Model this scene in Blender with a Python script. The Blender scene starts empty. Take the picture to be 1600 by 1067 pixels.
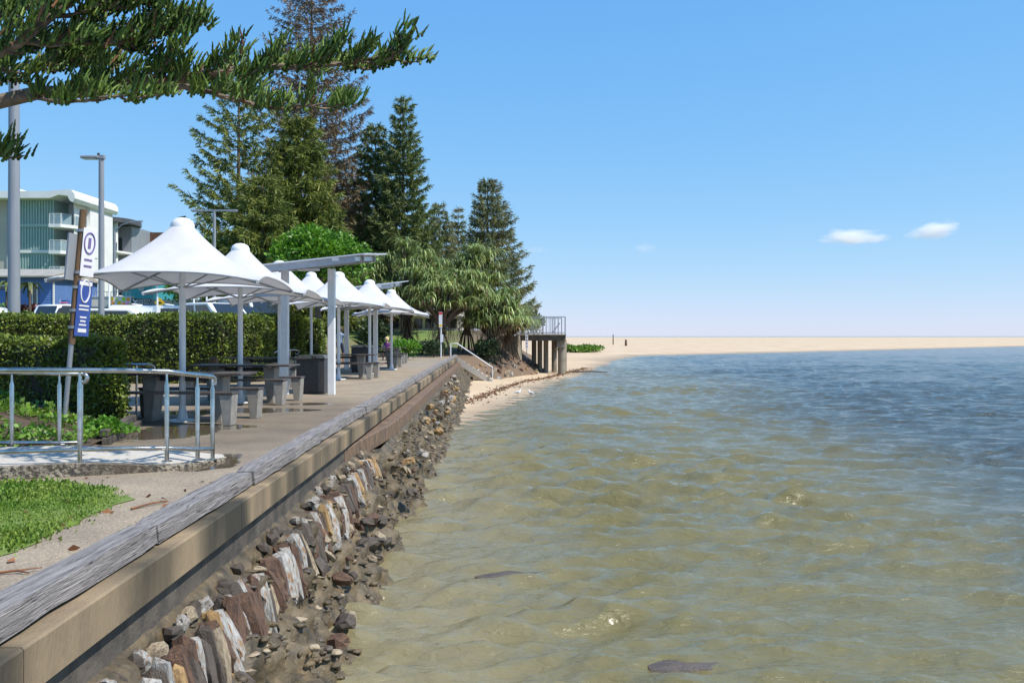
import bpy, bmesh, math, random
import numpy as np
from mathutils import Vector, Matrix
R = math.radians
rnd = random.Random(7)
rng = np.random.default_rng(11)
scene = bpy.context.scene
C = scene.collection

# ---------------------------------------------------------------- camera, sky, sun, exposure
HC = 1.4            # eye height above the promenade (metres)
F = 1422.0          # focal length in photo pixels (1600 wide)
cam_d = bpy.data.cameras.new('camera'); cam = bpy.data.objects.new('camera', cam_d); C.objects.link(cam)
cam_d.lens = 32.0; cam_d.sensor_width = 36.0; cam_d.shift_y = -8.5 / 1600
cam_d.clip_start = 0.05; cam_d.clip_end = 60000
cam.location = (0, 0, HC); cam.rotation_euler = (R(90), 0, 0)
scene.camera = cam
SUN_AZ, SUN_EL = R(112), R(56)      # azimuth clockwise from +Y (view direction)
world = bpy.data.worlds.new('World'); scene.world = world; world.use_nodes = True
wn = world.node_tree.nodes; wl = world.node_tree.links
bg = wn['Background']; sky = wn.new('ShaderNodeTexSky'); sky.sky_type = 'NISHITA'; sky.sun_disc = False
sky.sun_elevation = SUN_EL; sky.sun_rotation = SUN_AZ; sky.altitude = 0; sky.air_density = 1.0; sky.dust_density = 0.05; sky.ozone_density = 3.5
# the photograph's grading: a paler, even blue sky (each channel of the sky's colour gets a gentle power curve everywhere alike)
sep = wn.new('ShaderNodeSeparateColor'); comb = wn.new('ShaderNodeCombineColor'); wl.new(sky.outputs[0], sep.inputs[0])
for ch, (pw, kk) in enumerate(((.87, .74), (.50, 1.72), (.20, 3.97))):
    p_ = wn.new('ShaderNodeMath'); p_.operation = 'POWER'; p_.inputs[1].default_value = pw; wl.new(sep.outputs[ch], p_.inputs[0])
    k_ = wn.new('ShaderNodeMath'); k_.operation = 'MULTIPLY'; k_.inputs[1].default_value = kk; wl.new(p_.outputs[0], k_.inputs[0]); wl.new(k_.outputs[0], comb.inputs[ch])
wl.new(comb.outputs[0], bg.inputs[0]); bg.inputs[1].default_value = 0.125
sl = bpy.data.lights.new('sun', 'SUN'); so = bpy.data.objects.new('sun', sl); C.objects.link(so)
sl.energy = 4.4; sl.angle = R(0.5); sl.color = (1.0, 0.94, 0.84)
sdir = Vector((math.sin(SUN_AZ) * math.cos(SUN_EL), math.cos(SUN_AZ) * math.cos(SUN_EL), math.sin(SUN_EL)))
so.rotation_euler = (-sdir).to_track_quat('-Z', 'Y').to_euler(); so.location = (20, -10, 40)
vs = scene.view_settings; vs.view_transform = 'Standard'; vs.look = 'None'; vs.exposure = 0.45; vs.gamma = 1; vs.use_curve_mapping = False
scene.render.engine = 'CYCLES'
scene.cycles.use_denoising = True; scene.cycles.sample_clamp_direct = 3.0
scene.cycles.max_bounces = 6; scene.cycles.volume_bounces = 4; scene.cycles.transparent_max_bounces = 8

# ---------------------------------------------------------------- helpers
def PX(px, py, D):                       # a photo pixel at a known distance
    return Vector(((px - 800) * D / F, D, HC + (525 - py) * D / F))
def GP(px, py, z=0.0):                   # a photo pixel on level ground of height z
    D = (HC - z) * F / (py - 525); return Vector(((px - 800) * D / F, D, z))
def wx(y): return -2.2 - 0.0244 * y      # front line of the sea wall

MATS = {}
def mat(name, c1, c2=None, rough=0.6, scale=5.0, detail=4, bump=0.0, bscale=None, metal=0.0, stretch=(1, 1, 1),
        lo=0.35, hi=0.65, spec=0.5, trans=0.0, island=0.0, c3=None, scale3=1.0, lo3=0.5, hi3=0.7, alpha=None, attr=None, coat=0.0):
    m = bpy.data.materials.new(name); m.use_nodes = True
    n = m.node_tree.nodes; l = m.node_tree.links; b = n['Principled BSDF']; out = n['Material Output']
    b.inputs['Roughness'].default_value = rough; b.inputs['Metallic'].default_value = metal
    b.inputs['Specular IOR Level'].default_value = spec; b.inputs['Coat Weight'].default_value = coat
    tc = n.new('ShaderNodeTexCoord'); mp = n.new('ShaderNodeMapping'); mp.inputs['Scale'].default_value = stretch
    l.new(tc.outputs['Object'], mp.inputs[0])
    col = None
    def noise(s, d=detail):
        t = n.new('ShaderNodeTexNoise'); t.inputs['Scale'].default_value = s; t.inputs['Detail'].default_value = d
        l.new(mp.outputs[0], t.inputs['Vector']); return t.outputs['Fac']
    def ramp(f, a, z):
        r = n.new('ShaderNodeMapRange'); r.inputs[1].default_value = a; r.inputs[2].default_value = z; l.new(f, r.inputs[0]); return r.outputs[0]
    def mix(f, a, z):
        x = n.new('ShaderNodeMix'); x.data_type = 'RGBA'
        if hasattr(f, 'links'): l.new(f, x.inputs[0])
        else: x.inputs[0].default_value = f
        for i, v in ((6, a), (7, z)):
            if hasattr(v, 'links'): l.new(v, x.inputs[i])
            else: x.inputs[i].default_value = (*v, 1)
        return x.outputs[2]
    col = c1
    if c2 is not None: col = mix(ramp(noise(scale), lo, hi), c1, c2)
    if c3 is not None: col = mix(ramp(noise(scale3), lo3, hi3), col, c3)
    if attr is not None:
        a = n.new('ShaderNodeAttribute'); a.attribute_name = attr[0]; col = mix(a.outputs['Fac'], col, attr[1])
    if island:
        g = n.new('ShaderNodeNewGeometry'); hs = n.new('ShaderNodeHueSaturation')
        v = n.new('ShaderNodeMapRange'); v.inputs[3].default_value = 1 - island; v.inputs[4].default_value = 1 + island
        l.new(g.outputs['Random Per Island'], v.inputs[0]); l.new(v.outputs[0], hs.inputs['Value'])
        if hasattr(col, 'links'): l.new(col, hs.inputs['Color'])
        else: hs.inputs['Color'].default_value = (*col, 1)
        col = hs.outputs[0]
    if hasattr(col, 'links'): l.new(col, b.inputs['Base Color'])
    else: b.inputs['Base Color'].default_value = (*col, 1)
    if bump:
        bp = n.new('ShaderNodeBump'); bp.inputs['Strength'].default_value = min(1, bump); bp.inputs['Distance'].default_value = 0.02
        l.new(noise(bscale or scale * 4, 6), bp.inputs['Height']); l.new(bp.outputs[0], b.inputs['Normal'])
    if trans:
        t = n.new('ShaderNodeBsdfTranslucent'); ms = n.new('ShaderNodeMixShader'); ms.inputs[0].default_value = trans
        if hasattr(col, 'links'): l.new(col, t.inputs[0])
        else: t.inputs[0].default_value = (*col, 1)
        l.new(b.outputs[0], ms.inputs[1]); l.new(t.outputs[0], ms.inputs[2]); l.new(ms.outputs[0], out.inputs[0])
    if alpha is not None: b.inputs['Alpha'].default_value = alpha
    MATS[name] = m
    return m

class MB:
    """collects shapes, build() links them as ONE mesh object"""
    def __init__(s): s.v = []; s.f = []; s.smooth = False
    def add(s, vs_, fs_):
        o = len(s.v); s.v += [tuple(v) for v in vs_]; s.f += [tuple(i + o for i in f) for f in fs_]; return s
    def box(s, c, d, rz=0.0, M=None):
        x, y, z = d[0] / 2, d[1] / 2, d[2] / 2
        vs_ = [Vector((a * x, b * y, e * z)) for e in (-1, 1) for b in (-1, 1) for a in (-1, 1)]
        if rz: m = Matrix.Rotation(rz, 3, 'Z'); vs_ = [m @ v for v in vs_]
        if M is not None: vs_ = [M @ v for v in vs_]
        return s.add([v + Vector(c) for v in vs_], [(0, 2, 3, 1), (4, 5, 7, 6), (0, 1, 5, 4), (2, 6, 7, 3), (0, 4, 6, 2), (1, 3, 7, 5)])
    def bar(s, p, q, w, h, up=(0, 0, 1)):      # rectangular bar from p to q
        p, q = Vector(p), Vector(q); d = (q - p).normalized(); u = Vector(up); sd = d.cross(u).normalized(); u = sd.cross(d)
        vs_ = [e + sd * a * w / 2 + u * b * h / 2 for e in (p, q) for b in (-1, 1) for a in (-1, 1)]
        return s.add(vs_, [(0, 2, 3, 1), (4, 5, 7, 6), (0, 1, 5, 4), (2, 6, 7, 3), (0, 4, 6, 2), (1, 3, 7, 5)])
    def tube(s, pts, r, n=8, cap=True):        # pts: path, r: radius or list
        pts = [Vector(p) for p in pts]; k = len(pts); rs = r if isinstance(r, (list, tuple)) else [r] * k
        o = len(s.v); prev = None
        for i, p in enumerate(pts):
            d = (pts[min(i + 1, k - 1)] - pts[max(i - 1, 0)]).normalized()
            if prev is None: a = d.orthogonal().normalized()
            else:
                a = prev - d * prev.dot(d); a = a.normalized() if a.length > 1e-6 else d.orthogonal().normalized()
            prev = a; b = d.cross(a)
            for j in range(n):
                t = 2 * math.pi * j / n; s.v.append(tuple(p + (a * math.cos(t) + b * math.sin(t)) * rs[i]))
        for i in range(k - 1):
            for j in range(n):
                j2 = (j + 1) % n; s.f.append((o + i * n + j, o + i * n + j2, o + (i + 1) * n + j2, o + (i + 1) * n + j))
        if cap:
            s.f.append(tuple(o + j for j in reversed(range(n)))); s.f.append(tuple(o + (k - 1) * n + j for j in range(n)))
        return s
    def lathe(s, prof, c=(0, 0, 0), n=16):     # prof: [(r, z)]
        o = len(s.v)
        for r_, z in prof:
            for j in range(n):
                t = 2 * math.pi * j / n; s.v.append((c[0] + r_ * math.cos(t), c[1] + r_ * math.sin(t), c[2] + z))
        for i in range(len(prof) - 1):
            for j in range(n):
                j2 = (j + 1) % n; s.f.append((o + i * n + j, o + i * n + j2, o + (i + 1) * n + j2, o + (i + 1) * n + j))
        s.f.append(tuple(o + j for j in reversed(range(n)))); s.f.append(tuple(o + (len(prof) - 1) * n + j for j in range(n)))
        return s
    def prism(s, poly, z0, z1):                # poly: xy outline counter-clockwise
        n = len(poly); vs_ = [(p[0], p[1], z0) for p in poly] + [(p[0], p[1], z1) for p in poly]
        return s.add(vs_, [tuple(reversed(range(n))), tuple(range(n, 2 * n))] + [(i, (i + 1) % n, n + (i + 1) % n, n + i) for i in range(n)])
    def extr(s, poly, axis, a, b):             # outline in the plane across axis ('x': (y,z), 'y': (x,z)), extruded a..b
        n = len(poly)
        g = (lambda p, t: (t, p[0], p[1])) if axis == 'x' else (lambda p, t: (p[0], t, p[1]))
        return s.add([g(p, a) for p in poly] + [g(p, b) for p in poly],
                     [tuple(reversed(range(n))), tuple(range(n, 2 * n))] + [(i, (i + 1) % n, n + (i + 1) % n, n + i) for i in range(n)])
    def build(s, name, m, parent=None, world=False, smooth=None, bevel=0.0):
        vs_ = s.v
        if world and parent is not None:
            off = Vector((0, 0, 0)); p = parent
            while p is not None: off += p.location; p = p.parent
            vs_ = [(v[0] - off.x, v[1] - off.y, v[2] - off.z) for v in vs_]
        me = bpy.data.meshes.new(name); me.from_pydata(vs_, [], s.f)
        bm = bmesh.new(); bm.from_mesh(me); bmesh.ops.recalc_face_normals(bm, faces=bm.faces)
        if bevel: bmesh.ops.bevel(bm, geom=list(bm.edges), offset=bevel, segments=1, affect='EDGES', clamp_overlap=True)
        bm.to_mesh(me); bm.free()
        if s.smooth if smooth is None else smooth:
            me.polygons.foreach_set('use_smooth', [True] * len(me.polygons))
            try: me.set_sharp_from_angle(angle=R(40))
            except Exception: pass
        return link(name, me, m, parent)
def link(name, me, m, parent=None, loc=None, rot=None):
    o = bpy.data.objects.new(name, me); C.objects.link(o)
    if m is not None and len(me.materials) == 0: me.materials.append(MATS[m] if isinstance(m, str) else m)
    o.parent = parent
    if loc is not None: o.location = loc
    if rot is not None: o.rotation_euler = rot
    return o
def npmesh(name, V, Fc, m, parent=None, smooth=False, off=None):
    V = np.asarray(V, dtype=np.float32)
    if off is not None: V = V - np.array(off, dtype=np.float32)
    Fc = np.asarray(Fc, dtype=np.int32); k = Fc.shape[1]
    me = bpy.data.meshes.new(name); me.vertices.add(len(V)); me.vertices.foreach_set('co', V.ravel())
    me.loops.add(Fc.size); me.loops.foreach_set('vertex_index', Fc.ravel())
    me.polygons.add(len(Fc)); me.polygons.foreach_set('loop_start', np.arange(0, Fc.size, k, dtype=np.int32))
    if smooth: me.polygons.foreach_set('use_smooth', np.ones(len(Fc), dtype=bool))
    me.update(calc_edges=True); me.validate()
    return link(name, me, m, parent)
def tag(o, label, cat, group=None, kind=None):
    if label: o['label'] = label
    if cat: o['category'] = cat
    if group: o['group'] = group
    if kind: o['kind'] = kind
    return o
def thing(name, label, cat, loc=(0, 0, 0), rz=0.0, group=None):
    o = bpy.data.objects.new(name, None); C.objects.link(o); o.location = loc; o.rotation_euler = (0, 0, rz)
    o.empty_display_size = 0.2
    return tag(o, label, cat, group)
def copy_tree(o, parent=None):
    c = o.copy(); C.objects.link(c); c.parent = parent
    for ch in list(o.children): copy_tree(ch, c)
    return c
def struct(o): o['kind'] = 'structure'; return o
def frames(D, roll=None, up=None):
    """rotation matrices whose Y axis is D (N,3); X is the leaf's side, Z its face"""
    D = D / np.linalg.norm(D, axis=1, keepdims=True)
    a = rng.normal(size=D.shape) if up is None else np.broadcast_to(np.array(up, float), D.shape) + rng.normal(size=D.shape) * 0.05
    X = np.cross(D, a); X /= np.linalg.norm(X, axis=1, keepdims=True) + 1e-9
    return np.stack([X, D, np.cross(X, D)], axis=2)
def scatter(TV, TF, Rm, T, S):
    N = len(T); n = len(TV)
    V = np.einsum('nij,vj->nvi', Rm, TV) * np.asarray(S).reshape(N, 1, -1) + T[:, None, :]
    Fc = (np.arange(N)[:, None, None] * n + TF[None]).reshape(-1, TF.shape[1])
    return V.reshape(-1, 3), Fc
LEAF = (np.array([(0, 0, 0), (.32, .45, .07), (0, 1, 0), (-.32, .45, .07)], float), np.array([(0, 1, 2, 3)]))
BLADE = (np.array([(-.06, 0, 0), (.06, 0, 0), (.05, .6, .03), (0, 1, .1), (-.05, .6, .03)], float)[[0, 1, 2, 4, 3]], np.array([(0, 1, 2, 3), (3, 2, 4, 4)]))
def merge(parts):
    V = []; Fs = []; o = 0
    for v, f in parts: V.append(v); Fs.append(f + o); o += len(v)
    return np.concatenate(V), np.concatenate(Fs)
def unit(v): return v / (np.linalg.norm(v, axis=-1, keepdims=True) + 1e-9)
def smooth(t): t = np.clip(t, 0, 1); return t * t * (3 - 2 * t)
class VNoise:                              # cheap value noise for geometry
    def __init__(s, seed): s.g = np.random.default_rng(seed).random((64, 64))
    def __call__(s, x, y):
        xi = np.floor(x).astype(int); yi = np.floor(y).astype(int); fx = smooth(x - xi); fy = smooth(y - yi); g = s.g
        a = g[xi % 64, yi % 64]; b = g[(xi + 1) % 64, yi % 64]; c = g[xi % 64, (yi + 1) % 64]; d = g[(xi + 1) % 64, (yi + 1) % 64]
        return (a * (1 - fx) + b * fx) * (1 - fy) + (c * (1 - fx) + d * fx) * fy - 0.5
VN = VNoise(3)
def fbm(x, y, o=4):
    return sum(VN(x * 2 ** i + 7.3 * i, y * 2 ** i + 3.1 * i) / 2 ** i for i in range(o))
def polydist(x, y, poly):
    """signed distance to an open polyline, positive on its left"""
    best = np.full(np.shape(x), 1e9); sg = np.ones(np.shape(x))
    for (ax, ay), (bx, by) in zip(poly[:-1], poly[1:]):
        dx, dy = bx - ax, by - ay; L2 = dx * dx + dy * dy
        t = np.clip(((x - ax) * dx + (y - ay) * dy) / L2, 0, 1)
        d = np.hypot(x - ax - t * dx, y - ay - t * dy); cr = dx * (y - ay) - dy * (x - ax)
        m = d < best; best = np.where(m, d, best); sg = np.where(m, np.sign(cr), sg)
    return best * sg
def grid(xs, ys, zf):
    X, Y = np.meshgrid(xs, ys); Z = zf(X, Y); V = np.stack([X, Y, Z], -1).reshape(-1, 3)
    ny, nx = X.shape; i = np.arange(nx - 1)[None] + np.arange(ny - 1)[:, None] * nx
    return V, np.stack([i, i + 1, i + nx + 1, i + nx], -1).reshape(-1, 4)
def attr_f(o, name, vals):
    a = o.data.attributes.new(name, 'FLOAT', 'POINT'); a.data.foreach_set('value', np.asarray(vals, dtype=np.float32).ravel())

# ---------------------------------------------------------------- materials
mat('white_fabric', (.66, .66, .67), (.60, .60, .62), .55, 3, trans=.18)
mat('white_paint', (.78, .79, .80), (.70, .71, .72), .35, 6)
mat('grey_paint', (.36, .38, .41), (.30, .32, .35), .4, 8)
mat('pole_grey', (.27, .29, .32), (.22, .24, .27), .45, 3, stretch=(1, 1, .2))
mat('steel', (.62, .61, .58), (.45, .43, .38), .22, 9, metal=1.0, bump=.05)
mat('charcoal', (.035, .035, .04), (.05, .05, .055), .45, 12)
mat('leg_panel', (.30, .28, .25), (.22, .21, .19), .55, 9, bump=.1)
mat('plank_brown', (.05, .036, .03), (.10, .085, .08), .35, 6, stretch=(.4, 4, 4))
mat('roof_metal', (.62, .64, .67), (.52, .54, .57), .3, 2, metal=.3)
mat('timber_grey', (.30, .275, .265), (.17, .155, .15), .85, 1.6, 6, bump=.8, bscale=5, stretch=(26, 1.1, 26), lo=.35, hi=.6, c3=(.05, .043, .04), scale3=2.6, lo3=.58, hi3=.66)
mat('beam_concrete', (.29, .215, .13), (.20, .15, .095), .85, 2.1, 9, bump=.5, bscale=40, stretch=(1, 1.5, .3), c3=(.035, .032, .022), scale3=.55, lo3=.44, hi3=.62)
mat('dark_concrete', (.12, .10, .08), (.05, .045, .04), .8, 4, 6, bump=.5, bscale=30)
mat('ledge_brown', (.21, .13, .075), (.10, .07, .05), .75, 4, 5, bump=.4, bscale=30, stretch=(1, 2, 1))
mat('mud_rock', (.135, .098, .052), (.045, .036, .022), .6, 5, 8, bump=1.0, bscale=22, c3=(.17, .13, .075), scale3=9, lo3=.58, hi3=.74)
mat('stone_white', (.50, .50, .49), (.27, .25, .22), .7, 6, 8, bump=.8, bscale=24, c3=(.28, .14, .05), scale3=5, lo3=.52, hi3=.66)
mat('stone_rust', (.16, .085, .05), (.07, .045, .035), .75, 8, 6, bump=.7, bscale=24)
mat('stone_ochre', (.42, .28, .12), (.26, .15, .07), .75, 8, 6, bump=.6, bscale=24)
mat('stone_dark', (.07, .058, .05), (.11, .085, .065), .6, 7, 6, bump=.7, bscale=24)
mat('stone_tan', (.40, .33, .23), (.20, .15, .10), .8, 7, 6, bump=.6, bscale=24)
mat('bark', (.16, .12, .085), (.07, .05, .04), .9, 8, 6, bump=.9, bscale=20, stretch=(2, 2, .5))
mat('bark_near', (.25, .185, .13), (.085, .06, .042), .9, 9, 6, bump=1.0, bscale=28, c3=(.14, .15, .09), scale3=5, lo3=.55, hi3=.7)
mat('needle_near', (.065, .13, .02), (.16, .24, .035), .5, 3, 3, trans=.2, island=.4)
mat('needle_brown', (.20, .085, .03), (.12, .06, .03), .8, 3, island=.3)
mat('pine_green', (.13, .18, .035), (.23, .255, .05), .6, .5, 3, trans=.25, island=.45)
mat('pine_dark', (.11, .16, .045), (.19, .225, .06), .6, .6, 3, trans=.25, island=.45)
mat('pine_brown', (.15, .13, .06), (.22, .14, .085), .7, .7, 3, trans=.12, island=.45)
mat('pine_blue', (.13, .165, .07), (.23, .22, .085), .6, .5, 3, trans=.25, island=.4)
mat('leaf_bright', (.07, .20, .012), (.15, .32, .02), .5, .7, 3, trans=.3, island=.35)
mat('hedge_leaf', (.06, .105, .015), (.19, .24, .025), .5, 1.6, 4, trans=.2, island=.45)
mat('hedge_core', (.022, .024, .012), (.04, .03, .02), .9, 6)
mat('shrub_leaf', (.05, .10, .02), (.10, .15, .02), .5, 1.2, 3, trans=.2, island=.45)
mat('shrub_dark', (.022, .05, .018), (.045, .075, .022), .5, 1.2, 3, trans=.15, island=.4)
mat('cordyline', (.13, .018, .022), (.06, .02, .02), .5, 3, trans=.2, island=.4)
mat('palm_leaf', (.15, .16, .04), (.08, .13, .03), .5, 2, trans=.2, island=.4)
mat('pandan', (.22, .32, .11), (.34, .40, .14), .42, .9, 3, trans=.2, island=.45)
mat('pandan_yellow', (.36, .31, .04), (.20, .22, .04), .45, 1.2, trans=.25, island=.35)
mat('pandan_dry', (.30, .21, .12), (.17, .115, .07), .85, 1.5, island=.4)
mat('grass_blade', (.11, .21, .02), (.20, .28, .04), .6, 2.5, trans=.3, island=.4)
mat('cover_leaf', (.08, .20, .018), (.17, .29, .03), .5, 2, trans=.25, island=.45)
mat('sand', (.56, .43, .29), (.47, .35, .225), .9, .25, 6, bump=.4, bscale=6, attr=('wet', (.24, .185, .13)))
mat('park', (.10, .17, .025), (.15, .19, .04), .9, .6, 5, bump=.5, bscale=14, attr=('bare', (.15, .10, .065)))
mat('soil', (.10, .065, .04), (.055, .038, .026), .95, 14, 6, bump=1, bscale=40)
mat('asphalt', (.055, .055, .058), (.045, .045, .047), .9, 20, bump=.2)
mat('cream_wall', (.70, .66, .57), (.62, .58, .50), .8, 1)
mat('cream_block', (.60, .51, .37), (.50, .42, .30), .85, 6, bump=.2)
mat('beige_wall', (.47, .43, .37), (.42, .38, .33), .8, .6)
mat('white_wall', (.76, .76, .74), (.68, .68, .66), .7, .7)
mat('teal_panel', (.34, .46, .42), (.30, .42, .39), .5, .8)
mat('aqua_wall', (.03, .27, .33), (.04, .31, .36), .6, 1)
mat('blue_board', (.115, .22, .50), (.10, .19, .44), .55, 2)
mat('dark_roof', (.075, .078, .09), (.06, .06, .07), .5, 2)
mat('brown_roof', (.16, .075, .045), (.11, .055, .035), .8, 3)
mat('tan_wall', (.58, .38, .18), (.52, .34, .16), .8, 1)
mat('tin_roof', (.36, .335, .28), (.29, .27, .225), .6, 1.5)
mat('glass_dark', (.02, .025, .03), None, .06, spec=.9)
mat('glass_bal', (.26, .34, .36), (.2, .27, .3), .08, 2, spec=.8)
mat('car_white', (.78, .79, .80), None, .25, coat=.5)
mat('car_dark', (.03, .035, .045), None, .2, coat=.6)
mat('tyre', (.02, .02, .02), None, .8)
mat('red_light', (.45, .02, .02), None, .25)
mat('red_paint', (.75, .03, .03), (.65, .02, .02), .5, 3)
mat('sign_blue', (.035, .075, .30), (.05, .10, .34), .4, 3)
mat('sign_white', (.72, .72, .74), None, .4)
mat('sign_mark', (.16, .12, .30), None, .5)
mat('sign_yellow', (.80, .52, .02), None, .45)
mat('sign_black', (.012, .012, .014), None, .4)
mat('post_wood', (.17, .10, .05), (.09, .055, .03), .8, 5, 5, bump=.5, stretch=(3, 3, .4))
mat('orange', (.80, .30, .04), None, .5); mat('lime', (.35, .65, .05), None, .5); mat('pink', (.75, .30, .55), None, .5)
mat('skin', (.55, .30, .20), None, .55); mat('skin_tan', (.42, .22, .13), None, .55)
mat('shirt_blue', (.24, .31, .42), (.20, .27, .37), .8, 6); mat('navy', (.02, .025, .06), None, .8); mat('black_cloth', (.012, .012, .014), None, .8)
mat('denim', (.10, .20, .42), (.16, .27, .5), .8, 20); mat('purple', (.14, .03, .16), None, .8)
mat('hair_blond', (.68, .50, .26), (.55, .38, .18), .6, 30); mat('hair_dark', (.05, .03, .02), None, .6)
mat('gull_white', (.78, .78, .76), None, .7); mat('gull_grey', (.35, .37, .40), None, .7)
mat('seaweed', (.12, .055, .025), (.21, .10, .045), .8, 8, island=.5)
mat('dead_leaf', (.22, .085, .03), (.13, .06, .03), .8, 8, island=.5)
mat('pier_concrete', (.30, .26, .20), (.19, .165, .13), .85, 3, 6, bump=.4, bscale=20, stretch=(1, 1, .4))
mat('pier_dark', (.07, .06, .05), (.12, .105, .085), .85, 3, 6, bump=.3)
mat('galv', (.36, .38, .40), (.28, .29, .31), .4, 6, metal=.6)

# promenade paving: exposed aggregate with puddles, wet under the trees
def paving():
    m = mat('paving', (.36, .30, .225), (.27, .225, .175), .8, 1.3, 6)
    n = m.node_tree.nodes; l = m.node_tree.links; b = n['Principled BSDF']
    tc = n.new('ShaderNodeTexCoord')
    vo = n.new('ShaderNodeTexVoronoi'); vo.inputs['Scale'].default_value = 75; l.new(tc.outputs['Object'], vo.inputs['Vector'])
    old = b.inputs['Base Color'].links[0].from_socket
    mx = n.new('ShaderNodeMix'); mx.data_type = 'RGBA'; mx.blend_type = 'MULTIPLY'; mx.inputs[0].default_value = .75
    cr = n.new('ShaderNodeValToRGB'); cr.color_ramp.elements[0].color = (.45, .42, .40, 1); cr.color_ramp.elements[1].color = (1.25, 1.2, 1.1, 1)
    l.new(vo.outputs['Color'], cr.inputs[0]); l.new(old, mx.inputs[6]); l.new(cr.outputs[0], mx.inputs[7])
    wet = n.new('ShaderNodeAttribute'); wet.attribute_name = 'wet'; pud = n.new('ShaderNodeAttribute'); pud.attribute_name = 'puddle'
    nz = n.new('ShaderNodeTexNoise'); nz.inputs['Scale'].default_value = 1.6; nz.inputs['Detail'].default_value = 5; l.new(tc.outputs['Object'], nz.inputs['Vector'])
    ad = n.new('ShaderNodeMath'); ad.operation = 'ADD'; l.new(pud.outputs['Fac'], ad.inputs[0]); l.new(nz.outputs['Fac'], ad.inputs[1])
    pm = n.new('ShaderNodeMapRange'); pm.inputs[1].default_value = .98; pm.inputs[2].default_value = 1.06; l.new(ad.outputs[0], pm.inputs[0])
    mw = n.new('ShaderNodeMath'); mw.operation = 'MAXIMUM'
    w6 = n.new('ShaderNodeMath'); w6.operation = 'MULTIPLY'; w6.inputs[1].default_value = .65; l.new(wet.outputs['Fac'], w6.inputs[0])
    l.new(w6.outputs[0], mw.inputs[0]); l.new(pm.outputs[0], mw.inputs[1])
    dk = n.new('ShaderNodeMix'); dk.data_type = 'RGBA'; dk.blend_type = 'MULTIPLY'; dk.inputs[7].default_value = (.38, .36, .33, 1)
    l.new(mw.outputs[0], dk.inputs[0]); l.new(mx.outputs[2], dk.inputs[6]); l.new(dk.outputs[2], b.inputs['Base Color'])
    rr = n.new('ShaderNodeMapRange'); rr.inputs[3].default_value = .8; rr.inputs[4].default_value = .04; l.new(pm.outputs[0], rr.inputs[0])
    l.new(rr.outputs[0], b.inputs['Roughness'])
    bp = n.new('ShaderNodeBump'); bp.inputs['Distance'].default_value = .006
    inv = n.new('ShaderNodeMath'); inv.operation = 'SUBTRACT'; inv.inputs[0].default_value = .8; l.new(pm.outputs[0], inv.inputs[1])
    l.new(inv.outputs[0], bp.inputs['Strength']); l.new(vo.outputs['Distance'], bp.inputs['Height']); l.new(bp.outputs[0], b.inputs['Normal'])
paving()
mat('kerb_agg', (.36, .31, .24), (.06, .055, .045), .85, 26, 5, bump=.9, bscale=60, lo=.42, hi=.56, c3=(.10, .08, .055), scale3=2, lo3=.5, hi3=.7)
mat('ramp_top', (.50, .46, .40), (.40, .37, .32), .85, 30, 4, bump=.3, bscale=80)

# ---------------------------------------------------------------- water
SHORE = [(-2.9, 20), (-1.9, 29), (-0.6, 37), (1.2, 48), (2.9, 58.8), (6.6, 77), (10.4, 98), (13, 115), (20, 142), (64, 184), (155, 275), (900, 1020), (6000, 6120)]
ZW = -1.7
def axis(a, lo_step, ratio, lim):
    out = [a]; s = lo_step
    while out[-1] < lim: out.append(out[-1] + s); s *= ratio
    return out
ys = axis(2.0, .042, 1.0046, 30000)
xr = axis(0.0, .06, 1.0, 5.0); xr = xr[:-1] + axis(xr[-1], .06, 1.02, 20000)
xl = [-v for v in axis(0.0, .075, 1.0, 3.2)[1:]]; xl = xl + [-v for v in axis(-xl[-1], .3, 1.35, 15000)[1:]]
xs = np.array(sorted(xl) + xr); ys = np.array(ys)
def waves(X, Y):
    sx = np.gradient(xs)[None, :]; sy = np.gradient(ys)[:, None]; Z = np.zeros_like(X); r = np.random.default_rng(5)
    wob = 1.2 * fbm(X * .16, Y * .16, 3); env = .75 + .9 * VN(X * .23 + 9, Y * .3)
    for i in range(64):
        lam = .2 * (1.9 / .2) ** ((i + r.random()) / 64); th = R(-86) + r.normal() * .42
        kx, ky = math.cos(th) * 2 * math.pi / lam, math.sin(th) * 2 * math.pi / lam
        att = np.clip(1.25 - 2.2 * np.maximum(sx * abs(math.cos(th)), sy * abs(math.sin(th))) / lam, 0, 1)
        ph = kx * X + ky * Y + r.random() * 6.28 + wob * min(2.0, 1.2 / lam + .5)
        s = (np.exp(np.sin(ph) * 1.6) - 1.75) / 2.6
        Z += .0160 * lam ** .62 * s * att
    return ZW + Z * np.clip(env, .25, 1.6)
V, Fq = grid(xs, ys, waves)
wat = npmesh('sea_water', V, Fq, None, smooth=True); struct(wat)
sd = polydist(V[:, 0], V[:, 1], SHORE)          # positive = land side
off = -sd
wallside = V[:, 0] - (wx(V[:, 1]) + .75)
dist_shore = np.minimum(np.where(V[:, 1] < 45, np.minimum(off, wallside + 0 * off), off), 400)
deepn = fbm(V[:, 0] * .08, V[:, 1] * .05, 3)
Xb = np.interp(V[:, 1], [0, 12, 16, 28, 59, 126, 300, 3000], [5.5, 6.6, 8, 9.9, 13.5, 17.0, 26, 30])
deep = smooth((V[:, 0] - Xb + deepn * 3) / (Xb * .9) + .45)
shal = 1 - smooth(dist_shore / 3.2 + deepn * .4)
attr_f(wat, 'deep', deep); attr_f(wat, 'shallow', shal)
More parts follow.
